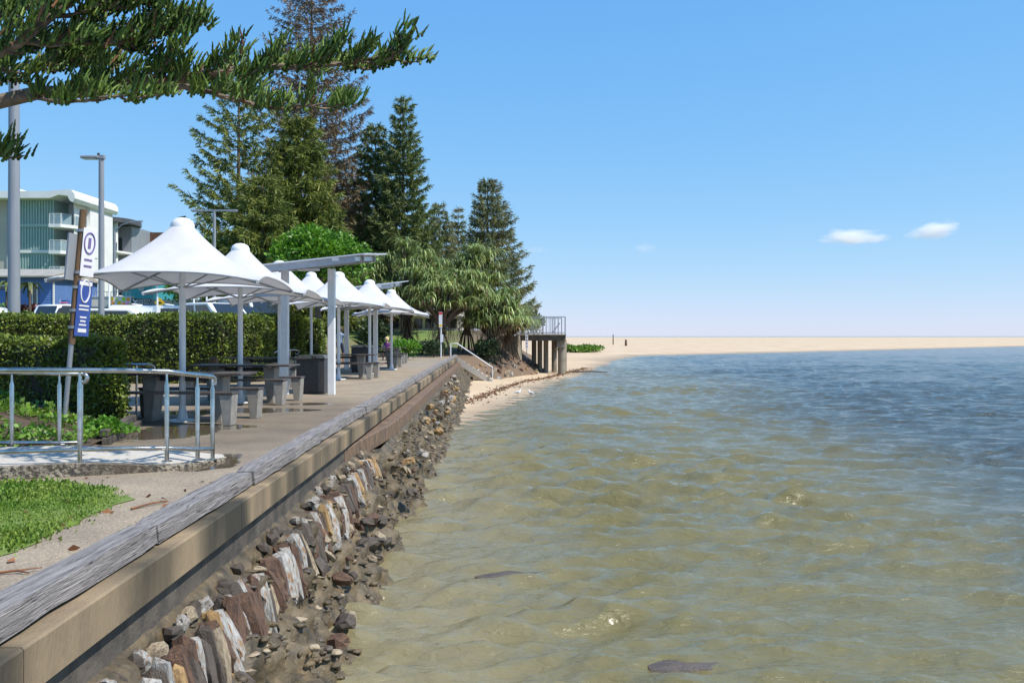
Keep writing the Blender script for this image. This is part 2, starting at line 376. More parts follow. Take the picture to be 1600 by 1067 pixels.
def water_mat():
    m = bpy.data.materials.new('water'); m.use_nodes = True; n = m.node_tree.nodes; l = m.node_tree.links; b = n['Principled BSDF']
    a = n.new('ShaderNodeAttribute'); a.attribute_name = 'deep'; s = n.new('ShaderNodeAttribute'); s.attribute_name = 'shallow'
    tc = n.new('ShaderNodeTexCoord')
    def mixc(f, c1, c2):
        x = n.new('ShaderNodeMix'); x.data_type = 'RGBA'; l.new(f, x.inputs[0])
        for i, v in ((6, c1), (7, c2)):
            if hasattr(v, 'links'): l.new(v, x.inputs[i])
            else: x.inputs[i].default_value = (*v, 1)
        return x.outputs[2]
    nz = n.new('ShaderNodeTexNoise'); nz.inputs['Scale'].default_value = .6; nz.inputs['Detail'].default_value = 4; l.new(tc.outputs['Object'], nz.inputs['Vector'])
    c = mixc(nz.outputs['Fac'], (.122, .106, .038), (.18, .157, .07))
    c = mixc(a.outputs['Fac'], c, (.06, .068, .058)); c = mixc(s.outputs['Fac'], c, (.205, .178, .098))
    l.new(c, b.inputs['Base Color']); b.inputs['Roughness'].default_value = .1; b.inputs['IOR'].default_value = 1.42
    bp = n.new('ShaderNodeBump'); bp.inputs['Strength'].default_value = .95; bp.inputs['Distance'].default_value = .04
    mp = n.new('ShaderNodeMapping'); mp.inputs['Scale'].default_value = (.6, 1.5, 1); l.new(tc.outputs['Object'], mp.inputs[0])
    n1 = n.new('ShaderNodeTexNoise'); n1.inputs['Scale'].default_value = 8.0; n1.inputs['Detail'].default_value = 7; n1.inputs['Distortion'].default_value = .6
    l.new(mp.outputs[0], n1.inputs['Vector'])
    n2 = n.new('ShaderNodeTexNoise'); n2.inputs['Scale'].default_value = 1.3; n2.inputs['Detail'].default_value = 6; l.new(mp.outputs[0], n2.inputs['Vector'])
    b2 = n.new('ShaderNodeBump'); b2.inputs['Strength'].default_value = .6; b2.inputs['Distance'].default_value = .30
    dm = n.new('ShaderNodeMath'); dm.operation = 'MULTIPLY'; dm.inputs[1].default_value = 1.0; l.new(a.outputs['Fac'], dm.inputs[0])
    l.new(dm.outputs[0], b2.inputs['Strength']); l.new(n2.outputs['Fac'], b2.inputs['Height'])
    l.new(n1.outputs['Fac'], bp.inputs['Height']); l.new(b2.outputs[0], bp.inputs['Normal']); l.new(bp.outputs[0], b.inputs['Normal'])
    return m
wat.data.materials.append(water_mat())

# ---------------------------------------------------------------- sand: beach and the far sandbank
def beach_z(X, Y):
    d = polydist(X, Y, SHORE)
    z = ZW + .0 + np.where(d > 0, .62 * (1 - np.exp(-d * .085)) + np.clip(d - 20, 0, 400) * .0009, d * .16)
    z = z + .05 * fbm(X * .35, Y * .35, 3) * np.clip(d / 4, 0, 1) + .25 * np.clip((d - 30) / 60, 0, 1) * fbm(X * .02, Y * .02, 3)
    return np.maximum(z, -4.0)
bx_ = np.array([-v for v in axis(8, 3, 1.25, 9000)][::-1] + list(np.arange(-7.5, 26, .45)) + axis(26, .6, 1.045, 9000))
by_ = np.array(axis(18, .45, 1.0, 100)[:-1] + axis(100, .5, 1.03, 1600))
V, Fq = grid(bx_, by_, beach_z)
beach = struct(npmesh('sand_beach', V, Fq, 'sand', smooth=True))
dsh = polydist(V[:, 0], V[:, 1], SHORE)
attr_f(beach, 'wet', np.clip(1.0 - (dsh + 1.2 * fbm(V[:, 0] * .3, V[:, 1] * .3)) / np.where(V[:, 1] < 110, 2.6, 5.0), 0, 1) * .9)

# ---------------------------------------------------------------- park ground, street, promenade
FOOT = [(-3.9, 20), (-3.9, 58.5), (-1.7, 59.0), (-0.2, 63), (1.9, 70), (3.2, 77), (1.5, 92), (3.5, 108), (-6, 140), (-60, 210), (-200, 300)]
def park_z(X, Y):
    d = polydist(X, Y, FOOT)
    top = np.maximum(1.3 * smooth((Y - 29.5) / 11) * smooth((-X - 8.6) / 3.0), 1.9 * smooth((Y - 63) / 24))
    top = np.where((Y < 63.2) & (X > -14) & (Y < 29.5), -.06, top)
    top = np.where((Y < 62.5) & (X > -8.5), -.06, top)
    z = np.minimum(top, -1.75 + .74 * np.clip(d, -3, 99))
    bankm = np.clip(1 - np.abs(d - 1.6) / 2.0, 0, 1)
    return z + bankm * (.32 * fbm(X * .8, Y * .8, 4)) + np.where(Y > 64, .1, 0) * fbm(X * .3, Y * .3, 2)
V, Fq = grid(np.array(sorted([-v for v in axis(12, .6, 1.12, 260)])+ list(np.arange(-11.7, 5.2, .28))), np.array(axis(19, .5, 1, 52)[:-1] + axis(52, .3, 1.0, 82)[:-1] + axis(82, .4, 1.06, 320)), park_z)
park = struct(npmesh('park_ground', V, Fq, 'park', smooth=True))
dpk = polydist(V[:, 0], V[:, 1], FOOT)
attr_f(park, 'bare', np.clip(1.6 - dpk / 6.5 + .6 * fbm(V[:, 0] * .3, V[:, 1] * .3), 0, 1))
b_ = MB(); b_.add([(-120, 43, 1.33), (-13.5, 43, 1.33), (-13.5, 60, 1.33), (-120, 60, 1.33)], [(0, 1, 2, 3)])
struct(b_.build('street', 'asphalt'))
pxs = np.arange(-17, -1.5, .25); pys = np.arange(-6, 62.6, .25)
X, Y = np.meshgrid(pxs, pys)
X = np.minimum(X, wx(Y) - .21)
V = np.stack([X, Y, np.zeros_like(X)], -1).reshape(-1, 3); nx = len(pxs); i = np.arange(nx - 1)[None] + np.arange(len(pys) - 1)[:, None] * nx
keep = (X[:-1, 1:] - X[:-1, :-1] > 1e-4) & ~((X[:-1, :-1] < -8.6) & (Y[:-1, :-1] > 29))
Fq = np.stack([i, i + 1, i + nx + 1, i + nx], -1)[keep]
prom = struct(npmesh('promenade', V, Fq.reshape(-1, 4), 'paving'))
def blobs(x, y, L): return np.max([1 - ((x - a) / rx) ** 2 - ((y - b) / ry) ** 2 for a, b, rx, ry in L], axis=0)
P_ = [(-3.35, 10.1, .55, 1.0), (-5.2, 13.0, 1.4, 1.1), (-4.7, 14.0, 1.2, .8), (-4.9, 17.2, 1.8, .9), (-5.8, 16.6, 1.2, .6), (-4.2, 18.8, .8, .5)]
attr_f(prom, 'puddle', np.clip(blobs(V[:, 0], V[:, 1], P_), -1, 1) * .95)
attr_f(prom, 'wet', np.clip(blobs(V[:, 0], V[:, 1], [(-4.6, 15, 3.0, 6.5)]) * 1.5, 0, 1))

# ramp path with its aggregate kerb, front left
fr = [(-13, 7.55), (-6.3, 8.35), (-4.95, 8.8), (-4.36, 9.07), (-3.61, 9.40), (-3.36, 9.75), (-3.22, 10.25)]
bk = [(-3.35, 10.55), (-4.3, 10.45), (-5.2, 10.62), (-6.4, 10.35), (-13, 9.5)]
zt = lambda p: .02 + .105 * float(smooth(np.array((-3.1 - p[0]) / 1.3)))
n_ = len(fr); m_ = MB(); pts = fr + bk; m_.add([(p[0], p[1], zt(p)) for p in pts], [tuple(range(len(pts)))])
ramp = struct(m_.build('ramp_path', 'ramp_top'))
k_ = MB()
for a, b in zip(fr[:-1], fr[1:]):
    k_.add([(a[0], a[1], -.05), (b[0], b[1], -.05), (b[0], b[1], zt(b) + .004), (a[0], a[1], zt(a) + .004),
            (a[0] - .02, a[1] + .12, zt(a) + .006), (b[0] - .03, b[1] + .12, zt(b) + .006)], [(0, 1, 2, 3), (3, 2, 5, 4)])
k_.build('kerb', 'kerb_agg', ramp)

# ---------------------------------------------------------------- lawn, garden bed
def inside(px_, py_, poly):
    r = np.zeros(len(px_), bool); n = len(poly)
    for i in range(n):
        (x1, y1), (x2, y2) = poly[i], poly[(i + 1) % n]
        c = ((y1 > py_) != (y2 > py_)) & (px_ < (x2 - x1) * (py_ - y1) / (y2 - y1 + 1e-12) + x1); r ^= c
    return r
def sample_poly(poly, N):
    P = np.array(poly); lo, hi = P.min(0), P.max(0); out = []
    while sum(map(len, out)) < N:
        q = rng.random((N * 2, 2)) * (hi - lo) + lo; out.append(q[inside(q[:, 0], q[:, 1], poly)])
    return np.concatenate(out)[:N]
lawn = [GP(x, y).xy[:] for x, y in ((-60, 885), (0, 868), (60, 848), (120, 822), (170, 798), (200, 776), (172, 764), (120, 757), (60, 752))] + [(-5.0, 8.68), (-6.3, 8.25), (-9, 7.9), (-9, 5.9)]
dl = []
for (ax, ay), (bx, by) in zip(lawn, lawn[1:] + lawn[:1]):
    for k in range(12): u = k / 12; x_, y_ = ax + (bx - ax) * u, ay + (by - ay) * u; jn = float(fbm(np.array(x_ * 3.1), np.array(y_ * 3.1), 3)) * .16; dl.append((x_ + jn, y_ + jn))
m_ = MB(); m_.add([(x, y, .006) for x, y in dl], [tuple(range(len(dl)))])
struct(m_.build('lawn', 'park'))
q = sample_poly(lawn, 90000) + rng.normal(size=(90000, 2)) * .05 * (rng.random((90000, 1)) < .5)
edge = np.abs(polydist(q[:, 0], q[:, 1], lawn + lawn[:1]))
keep = rng.random(len(q)) < np.clip(.25 + edge * 2.2, 0, 1) * (.72 + .8 * fbm(q[:, 0] * 1.6, q[:, 1] * 1.6, 3)).clip(.2, 1); q = q[keep]
hh = (.028 + .055 * np.clip(.5 + 1.3 * fbm(q[:, 0] * 1.3 + 5, q[:, 1] * 1.3, 2) + (q[:, 1] - 7.6) * .28, 0, 1.1)) * rng.uniform(.6, 1.2, len(q))
Dr = np.stack([rng.normal(size=len(q)) * .55, rng.normal(size=len(q)) * .55, np.ones(len(q))], 1)
V, Fq = scatter(BLADE[0] * np.array([2.2, 1, 1]), BLADE[1][:1], frames(Dr), np.column_stack([q, np.zeros(len(q)) + .004]), hh)
tag(npmesh('lawn_grass', V, Fq, 'grass_blade'), 'bright green clipped grass in the front left corner beside the path', 'grass', kind='stuff')

bed = [(-5.15, 10.75), (-5.32, 12.0), (-5.85, 14.3), (-6.2, 15.2), (-8, 17.4), (-14, 21), (-14, 10.0), (-6.4, 10.6)]
def bed_z(X, Y):
    d = np.minimum(np.abs(polydist(X, Y, bed + bed[:1])), 3)
    return .05 + .42 * smooth(d / 2.6) + .06 * fbm(X * 1.3, Y * 1.3, 3)
bxx = np.arange(-14, -5.1, .18); byy = np.arange(10, 21, .18); V, Fq = grid(bxx, byy, bed_z)
cx = V[Fq].mean(1); Fq = Fq[inside(cx[:, 0], cx[:, 1], bed)]
struct(npmesh('garden_soil', V, Fq, 'soil', smooth=True))
q = sample_poly([(-5.2, 10.85), (-5.35, 12.0), (-5.55, 12.9), (-6.6, 13.6), (-9, 15.2), (-14, 18), (-14, 10.6), (-6.4, 10.75)], 15000)
q = q[(fbm(q[:, 0] * .9, q[:, 1] * .9, 3) > -.16)]
z = bed_z(q[:, 0], q[:, 1]) + rng.uniform(.0, .13, len(q))
V, Fq = scatter(LEAF[0], LEAF[1], frames(np.column_stack([rng.normal(size=(len(q), 2)) * .8, rng.uniform(.1, 1.1, len(q))])), np.column_stack([q, z]), rng.uniform(.05, .11, len(q)))
tag(npmesh('ground_cover', V, Fq, 'cover_leaf'), 'low bright green ground cover plants in the bed before the hedge', 'ground cover', kind='stuff')
q = rng.normal(size=(700, 2)) * [.16, .22] + [-5.42, 12.15]
V, Fq = scatter(LEAF[0], LEAF[1], frames(np.column_stack([rng.normal(size=(700, 2)), rng.uniform(0, .9, 700)])), np.column_stack([q, .12 + rng.uniform(0, .2, 700) * np.exp(-((q - [-5.42, 12.15]) ** 2).sum(1) * 12)]), rng.uniform(.05, .09, 700))
cl = thing('border_plant', 'small lime green clump at the right tip of the garden bed', 'plant', (-5.42, 12.15, .05)); npmesh('leaves', V, Fq, 'leaf_bright', cl, off=cl.location)
MB().tube([(-5.42, 12.15, .0), (-5.42, 12.15, .15)], .02, 5).build('stem', 'bark', cl, True)
ed = thing('timber_edging', 'dark wet timber sleepers edging the garden bed', 'edging', (-5.55, 13.1, 0))
for a, b, z in (((-5.22, 11.7), (-5.84, 14.25), .045), ((-5.27, 11.75), (-5.9, 14.2), .14), ((-5.95, 11.0), (-5.25, 11.35), .06)):
    MB().bar((a[0], a[1], z), (b[0], b[1], z), .11, .092).build('sleeper', 'dark_concrete', ed, True, bevel=.008)

# ---------------------------------------------------------------- sea wall
sw = thing('sea_wall', 'timber capped concrete sea wall with stone slab face along the water', 'sea wall', (-2.4, 8, -.5))
y = .6
while y < 61.5:
    L = min(rnd.uniform(2.2, 3.1), 61.9 - y); z0 = .085 + rnd.uniform(-.006, .01); dx = rnd.uniform(-.012, .012)
    mb = MB(); segs = 10
    for s_ in range(segs + 1):                     # a weathered sleeper: sides waver, ends worn
        yy = y + .008 + (L - .016) * s_ / segs; j = [rnd.uniform(-.007, .007) for _ in range(4)]; e = .012 if s_ in (0, segs) else 0
        x0, x1 = wx(yy) - .215 + dx, wx(yy) + .0 + dx
        mb.v += [(x0 + e, yy, .012), (x1 - e + j[0], yy, .018 + j[3]), (x1 - .012 - e + j[0], yy, z0 + .055 - e + j[1]), (x0 + .012 + e, yy, z0 + .055 - e + j[2])]
    for s_ in range(segs):
        for k in range(4): a = s_ * 4; mb.f.append((a + k, a + (k + 1) % 4, a + 4 + (k + 1) % 4, a + 4 + k))
    mb.f += [(0, 1, 2, 3), tuple(segs * 4 + k for k in (3, 2, 1, 0))]
    mb.build('timber_sleeper', 'timber_grey', sw, True); y += L
y = .5
while y < 61.5:
    L = min(3.6, 61.8 - y)
    mb = MB(); a, b = y + .004, y + L - .004
    for (e0, e1, z0, z1) in ((-.20, .10, -.235, -.002),):
        mb.add([(wx(t) + e, t, z) for t in (a, b) for e, z in ((e0, z0), (e1, z0), (e1, z1 - .012), (e1 - .012, z1), (e0, z1))],
               [(0, 1, 6, 5), (1, 2, 7, 6), (2, 3, 8, 7), (3, 4, 9, 8), (4, 0, 5, 9), (4, 3, 2, 1, 0), (5, 6, 7, 8, 9)])
    mb.build('concrete_beam', 'beam_concrete', sw, True)
    MB().add([(wx(t) + e, t, z) for t in (a, b) for e, z in ((-.2, -.6), (.035, -.6), (.035, -.24), (-.2, -.24))],
             [(0, 1, 5, 4), (1, 2, 6, 5), (2, 3, 7, 6), (3, 0, 4, 7), (3, 2, 1, 0), (4, 5, 6, 7)]).build('footing', 'dark_concrete', sw, True)
    y += L
y = 13.5; le = lambda t: .045 + .285 * float(smooth(np.array((t - 13.5) / 5.0)))
while y < 59:
    L = min(1.25 if y < 18.4 else 4.0, 59.5 - y); a, b = y + .004, y + L - .004
    MB().add([(wx(t) + e, t, z) for t in (a, b) for e, z in ((.0, -.56), (le(t), -.56), (le(t), -.31), (le(t) - .015, -.295), (.0, -.29))],
             [(0, 1, 6, 5), (1, 2, 7, 6), (2, 3, 8, 7), (3, 4, 9, 8), (4, 0, 5, 9), (4, 3, 2, 1, 0), (5, 6, 7, 8, 9)]).build('ledge', 'ledge_brown', sw, True)
    y += L
# muddy rock slope
def slope_prof(t): return np.interp(t, [0, .15, .45, .8, 1.0], [.02, .16, .40, .80, 1.5]), np.interp(t, [0, .15, .45, .8, 1.0], [-.45, -.62, -1.12, -1.72, -2.4])
ty = np.concatenate([np.arange(.6, 16, .045), np.arange(16, 60, .12)]); tt = np.linspace(0, 1, 46)
T, Yg = np.meshgrid(tt, ty); e, z = slope_prof(T)
nn = fbm(Yg * 2.1, T * 5, 4) * .30 + fbm(Yg * 7, T * 14, 3) * .10 + np.abs(fbm(Yg * 4.3 + 3, T * 9, 2)) * .10
am = np.clip(T * 5, 0, 1); far = smooth((Yg - 14) / 30)
X = wx(Yg) + e * (1 + .25 * far) + np.where(Yg > 15.3, .28, 0) * smooth((Yg - 15.3) / .6) * np.clip(1 - T, 0, 1) + nn * am * .75
Zg = z + nn * am * .55 + .12 * far * T - np.where(Yg > 15.3, .1, 0) * (1 - T)
V = np.stack([X, Yg, Zg], -1).reshape(-1, 3); nx = len(tt); i = np.arange(nx - 1)[None] + np.arange(len(ty) - 1)[:, None] * nx
npmesh('rock_slope', V, np.stack([i, i + 1, i + nx + 1, i + nx], -1).reshape(-1, 4), 'mud_rock', sw, True, off=sw.location)
def stone_mesh(name, seed, slab=True):
    r = random.Random(seed); bm = bmesh.new(); bmesh.ops.create_cube(bm, size=1)
    bmesh.ops.subdivide_edges(bm, edges=list(bm.edges), cuts=1, use_grid_fill=True)
    for v in bm.verts:
        c = v.co; k = sum(abs(a) > .4 for a in c); f = {3: .74, 2: .9, 1: 1.05}.get(k, 1)
        v.co = Vector([a * f + r.uniform(-.11, .11) for a in c])
        if slab and c.z > 0: v.co.y *= r.uniform(.6, .95)
    me = bpy.data.meshes.new(name); bm.to_mesh(me); bm.free(); return me
kinds = ['stone_white', 'stone_rust', 'stone_ochre', 'stone_dark', 'stone_tan']
SM = {}
for ki, kn in enumerate(kinds):
    for v_ in range(5):
        me = stone_mesh('stone', ki * 10 + v_); me.materials.append(MATS[kn]); SM[kn, v_] = me
def stone(name, kn, y, e, z, dim, rot):
    o = link(name, SM[kn, rnd.randrange(5)], None, sw, Vector((wx(y) + e, y, z)) - sw.location, rot); o.scale = dim; return o
y = 2.9
while y < 15:                                      # upright slabs set on edge under the beam
    w = rnd.uniform(.05, .13); h = rnd.uniform(.30, .58) * (1 if y > 4 else .7)
    kn = rnd.choices(kinds, (3.4, 4.4, 1.0, 3.4, .8) if rnd.random() < .8 else (1, 1, 1, 1, 1))[0]
    top = -.52 - rnd.uniform(0, .12)
    stone('stone_slab', kn, y + w / 2, .19 + h * .20 + rnd.uniform(-.03, .06), top - h / 2, (rnd.uniform(.12, .2), w * 1.15, h), (rnd.uniform(-.12, .12), R(-17) + rnd.uniform(-.12, .12), rnd.uniform(-.35, .35)))
    if rnd.random() < .3:
        stone('rubble_stone', rnd.choice(['stone_dark', 'stone_tan', 'stone_white', 'stone_dark']), y, .1 + rnd.uniform(0, .06), -.5 - rnd.uniform(0, .05), [rnd.uniform(.06, .13) for _ in range(3)], [rnd.uniform(0, 3) for _ in range(3)])
    y += w * rnd.uniform(.7, 1.05)
for k in range(110):                               # loose stones lower on the slope, rubble farther along
    y = rnd.uniform(3.2, 16) if k < 60 else rnd.uniform(16, 46); t = rnd.uniform(.25, .72) if k < 60 else rnd.uniform(.08, .5)
    e, z = slope_prof(t); s_ = rnd.uniform(.09, .24)
    stone('rubble_stone', rnd.choice(['stone_dark', 'stone_dark', 'stone_tan', 'stone_rust'] if k < 60 else ['stone_tan', 'stone_white', 'stone_ochre', 'stone_tan', 'stone_rust']),
          y, float(e) + (.0 if y < 15.5 else .3) + .05, float(z) + .03, (s_, s_ * rnd.uniform(.8, 1.5), s_ * rnd.uniform(.4, .8)), (rnd.uniform(-.4, .4), rnd.uniform(.1, .9), rnd.uniform(0, 3)))
TVs = np.array([v.co[:] for v in SM['stone_dark', 0].vertices]); TFs = np.array([list(p.vertices) for p in SM['stone_dark', 0].polygons])
for nm_, mm, N in (('gravel', 'mud_rock', 1500), ('gravel', 'stone_dark', 420), ('gravel', 'stone_tan', 260)):      # small wet stones bedded in the slope, too many to tell apart
    yy = 2.6 + 42 * rng.random(N) ** 1.7; tt_ = rng.uniform(.12, .85, N); e, z = slope_prof(tt_); n0 = fbm(yy * 2.1, tt_ * 5, 4) * .30 + fbm(yy * 7, tt_ * 14, 3) * .10 + np.abs(fbm(yy * 4.3 + 3, tt_ * 9, 2)) * .10
    fr_ = smooth((yy - 14) / 30); am_ = np.clip(tt_ * 5, 0, 1); P = np.column_stack([wx(yy) + e * (1 + .25 * fr_) + np.where(yy > 15.6, .28, 0) * (1 - tt_) + n0 * am_ * .75, yy, z + n0 * am_ * .55 + .12 * fr_ * tt_ - np.where(yy > 15.3, .1, 0) * (1 - tt_)])
    Vg, Fg = scatter(TVs, TFs, frames(rng.normal(size=(N, 3))), P, np.column_stack([rng.uniform(.03, .14, N), rng.uniform(.03, .12, N), rng.uniform(.015, .055, N)]))
    o = npmesh(nm_, Vg, Fg, mm, sw, off=sw.location); o['kind'] = 'stuff'
for px, py, s_, lb in ((800, 896, .85, 'dark rock just breaking the water in the middle foreground'), (1075, 1036, .8, 'dark rock awash at the bottom edge of the water')):
    p = GP(px, py, ZW); o = link('sunken_rock', stone_mesh('sunken_rock', int(px)), 'stone_dark', None, (p.x, p.y, ZW - .072), (0, 0, .2)); o.scale = (s_, s_ * .6, .15)
    o.data.polygons.foreach_set('use_smooth', [True] * len(o.data.polygons)); tag(o, lb, 'rock', 'rocks awash in the shallows')

# ---------------------------------------------------------------- hand rails
def flange(mb, x, y, z): mb.lathe([(.055, 0), (.055, .008), (.03, .014)], (x, y, z), 12)
def railing(name, label, top, bot, posts, zbase, end=None):
    t = thing(name, label, 'handrail', (posts[0][0], posts[0][1], 0))
    MB().tube(top, .026, 10).build('top_rail', 'steel', t, True, smooth=True)
    MB().tube(bot, .022, 10).build('bottom_rail', 'steel', t, True, smooth=True)
    for (x, y, zb, ztop) in posts:
        mb = MB(); mb.tube([(x, y, zb), (x, y, ztop - .14), (x, y, ztop - .10), (x, y, ztop)], [.024, .024, .012, .010], 10); flange(mb, x, y, zb)
        mb.build('post', 'steel', t, True, smooth=True)
    return t
def arc(p, q, r_, k=6):                               # rounded return from p down to q
    return [Vector(p) + Vector((math.sin(a) * r_, 0, -r_ + math.cos(a) * r_)) for a in [math.pi * i / k for i in range(k + 1)]]
top = [(-13, 7.75, 1.08), (-6.3, 8.5, 1.07), (-4.95, 8.93, 1.065), (-4.36, 9.18, 1.055), (-3.95, 9.37, 1.045), (-3.61, 9.52, 1.03), (-3.42, 9.78, .985), (-3.31, 10.05, .955)]
bot = [(x, y, z - .80) for x, y, z in top]
posts = [(-6.9, 8.41, .12, 1.07), (-4.36, 9.18, .115, 1.055), (-3.61, 9.52, .09, 1.03), (-3.40, 9.84, .06, .975), (-3.31, 10.06, .035, .95)]
t = railing('handrail', 'long front stainless handrail curving along the kerb of the ramp', top + [(-3.30, 10.09, .93), (-3.30, 10.09, .86)], bot, posts, 0)
top = [(-13, 9.75, 1.00), (-6.4, 10.5, .985), (-5.8, 10.62, .975), (-5.35, 10.78, .955), (-5.16, 10.92, .945)]
t = railing('handrail', 'short inner stainless handrail beside the garden bed ending in a curl', top + arc((-5.15, 10.93, .945), None, .05), [(x, y, z - .82) for x, y, z in top], [(-5.83, 10.61, .06, .975), (-5.36, 10.78, .06, .955), (-5.17, 10.92, .05, .945)], 0)
def step_rail(label, p, s=1.0, rz=0.0):
    t = thing('step_rail', label, 'handrail', p, rz, 'small curled step rails by the hedge')
    MB().tube([(-.9, 0, .62), (-.35, 0, .9), (.2, 0, .9), (.3, 0, .87), (.33, 0, .8), (.28, 0, .74), (.2, 0, .74)], .022, 8).build('rail', 'steel', t, smooth=True)
    MB().tube([(0, 0, 0), (0, 0, .9)], .02, 8).build('post', 'steel', t, smooth=True)
    MB().tube([(-.8, 0, -.1), (-.8, 0, .66)], .02, 8).build('post', 'steel', t, smooth=True)
step_rail('curled steel step rail just right of the near hedge block', (-6.6, 16.0, .0))
step_rail('curled steel step rail left of the first barbecue by the far hedge', (-8.05, 33, .0), rz=.2)

# ---------------------------------------------------------------- hedges
def hedge(name, label, poly, z0, z1, dens=800, leaf=.07, m='hedge_leaf'):
    A = np.array(poly); c = A.mean(0); t = thing(name, label, 'hedge', (c[0], c[1], z0), group='clipped hedges')
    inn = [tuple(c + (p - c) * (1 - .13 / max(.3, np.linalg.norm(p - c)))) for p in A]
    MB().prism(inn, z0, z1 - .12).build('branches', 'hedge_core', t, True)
    P = []; N = []; n = len(A)
    area2 = sum(A[i, 0] * A[(i + 1) % n, 1] - A[(i + 1) % n, 0] * A[i, 1] for i in range(n)); sgn = 1 if area2 > 0 else -1
    for i in range(n):
        a, b = A[i], A[(i + 1) % n]; L = np.linalg.norm(b - a); k = int(L * (z1 - z0) * dens)
        u = rng.random((k, 2)); p = np.column_stack([a + (b - a) * u[:, :1], z0 + (z1 - z0) * u[:, 1]]); nr = np.array([(b - a)[1], -(b - a)[0], 0]) / L * sgn
        P.append(p); N.append(np.broadcast_to(nr, p.shape))
    k = int(abs(area2) / 2 * dens); q = sample_poly(poly, k); P.append(np.column_stack([q, np.full(k, z1)])); N.append(np.broadcast_to(np.array([0, 0, 1.]), (k, 3)))
    P = np.concatenate(P); N = np.concatenate(N).copy()
    # round the shoulders and corners, roughen
    ctr = np.column_stack([np.broadcast_to(c, (len(P), 2)), np.full(len(P), (z0 + z1) / 2)])
    d_edge = np.abs(polydist(P[:, 0], P[:, 1], list(poly) + [poly[0]]))
    topm = N[:, 2] > .5
    P[:, 2] -= np.where(topm, .16 * np.exp(-d_edge / .12), 0)
    sh = np.where(topm, 0, .14 * np.exp(-(z1 - P[:, 2]) / .13)); P -= N * sh[:, None]
    w = fbm(P[:, 0] * 1.3 + P[:, 2] * .7, P[:, 1] * 1.3 + P[:, 2], 3) * .16 + rng.normal(size=len(P)) * .035 - np.abs(rng.normal(size=len(P))) * .03
    P += N * w[:, None]
    Dv = unit(N * .55 + rng.normal(size=P.shape) * .75 + [0, 0, .35])
    V, Fq = scatter(LEAF[0], LEAF[1], frames(Dv), P, leaf * rng.uniform(.6, 1.25, len(P)))
    npmesh('leaves', V, Fq, m, t, off=t.location)
    return t
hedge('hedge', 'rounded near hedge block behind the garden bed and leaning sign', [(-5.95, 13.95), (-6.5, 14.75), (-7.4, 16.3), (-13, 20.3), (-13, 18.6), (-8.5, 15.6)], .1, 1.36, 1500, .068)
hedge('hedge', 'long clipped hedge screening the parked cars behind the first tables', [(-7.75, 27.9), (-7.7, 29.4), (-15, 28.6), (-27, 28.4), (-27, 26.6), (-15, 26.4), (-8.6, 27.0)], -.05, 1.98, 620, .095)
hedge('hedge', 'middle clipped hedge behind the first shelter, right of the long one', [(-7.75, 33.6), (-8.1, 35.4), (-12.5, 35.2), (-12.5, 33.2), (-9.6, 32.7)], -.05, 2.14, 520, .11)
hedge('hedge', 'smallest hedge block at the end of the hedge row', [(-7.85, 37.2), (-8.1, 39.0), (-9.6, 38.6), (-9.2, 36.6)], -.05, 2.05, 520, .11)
bw = thing('block_wall', 'low cream block retaining wall beyond the second table', 'wall', (-7.5, 30.2, 0))
for r_ in range(3):
    for k in range(6):
        a = Vector((-8.5 + .36 * k + (.15 if r_ % 2 else 0), 29.9 + .11 * k, .1 + r_ * .2)); MB().box(a, (.35, .25, .19), .3).build('block', 'cream_block', bw, True, bevel=.01)

# ---------------------------------------------------------------- umbrellas
def make_umbrella():
    t = thing('shade_umbrella', '', 'umbrella', (0, 0, 0)); half, ztop, na, nr = 1.53, 3.2, 64, 12
    vs_ = []; fs = []
    def edge(a):
        c, s = abs(math.cos(a)), abs(math.sin(a)); r_ = half / max(c, s); k = (r_ / half - 1) / (math.sqrt(2) - 1)
        return r_ * (1 - .06 * (1 - k) ** 1.2), 2.36 - .14 * k ** 1.4
    for i in range(nr + 1):
        tt_ = i / nr
        for j in range(na):
            a = 2 * math.pi * j / na + math.pi / 4; re, ze = edge(a); r_ = .17 + (re - .17) * tt_
            vs_.append((r_ * math.cos(a), r_ * math.sin(a), ze + (ztop - ze) * (1 - tt_) ** 1.75))
    for i in range(nr):
        for j in range(na): j2 = (j + 1) % na; fs.append((i * na + j, i * na + j2, (i + 1) * na + j2, (i + 1) * na + j))
    mb = MB().add(vs_, fs); can = mb.build('canopy', 'white_fabric', t, smooth=True)
    hem = [vs_[nr * na + j] for j in range(na)] + [vs_[nr * na]]
    MB().tube(hem, .018, 6, False).build('hem', 'white_fabric', can, smooth=True)
    MB().lathe([(.19, -.03), (.19, .03), (.16, .09), (.10, .13), (.02, .145)], (0, 0, ztop), 24).build('cap', 'white_paint', t, smooth=True)
    MB().tube([(0, 0, .02), (0, 0, 3.2)], .053, 16).build('pole', 'white_paint', t, smooth=True)
    MB().lathe([(.25, 0), (.25, .018), (.235, .026), (.09, .03), (.075, .12), (.056, .22)], (0, 0, .002), 28).build('base', 'white_paint', t, smooth=True)
    for k in range(4):
        a = math.pi / 4 + k * math.pi / 2; re, ze = edge(a); c, s = math.cos(a), math.sin(a)
        rb = MB().tube([(.05 * c, .05 * s, 2.62), (re * .98 * c, re * .98 * s, ze - .02)], .02, 6).build('rib', 'grey_paint', t)
        MB().tube([(.05 * c, .05 * s, 2.2), (re * .45 * c, re * .45 * s, 2.62 + (ze - 2.64) * .45)], .014, 6).build('strut', 'grey_paint', rb)
        MB().box((re * .985 * c, re * .985 * s, ze - .01), (.07, .05, .05), a).build('corner_clamp', 'grey_paint', t)
    return t
umb = make_umbrella()
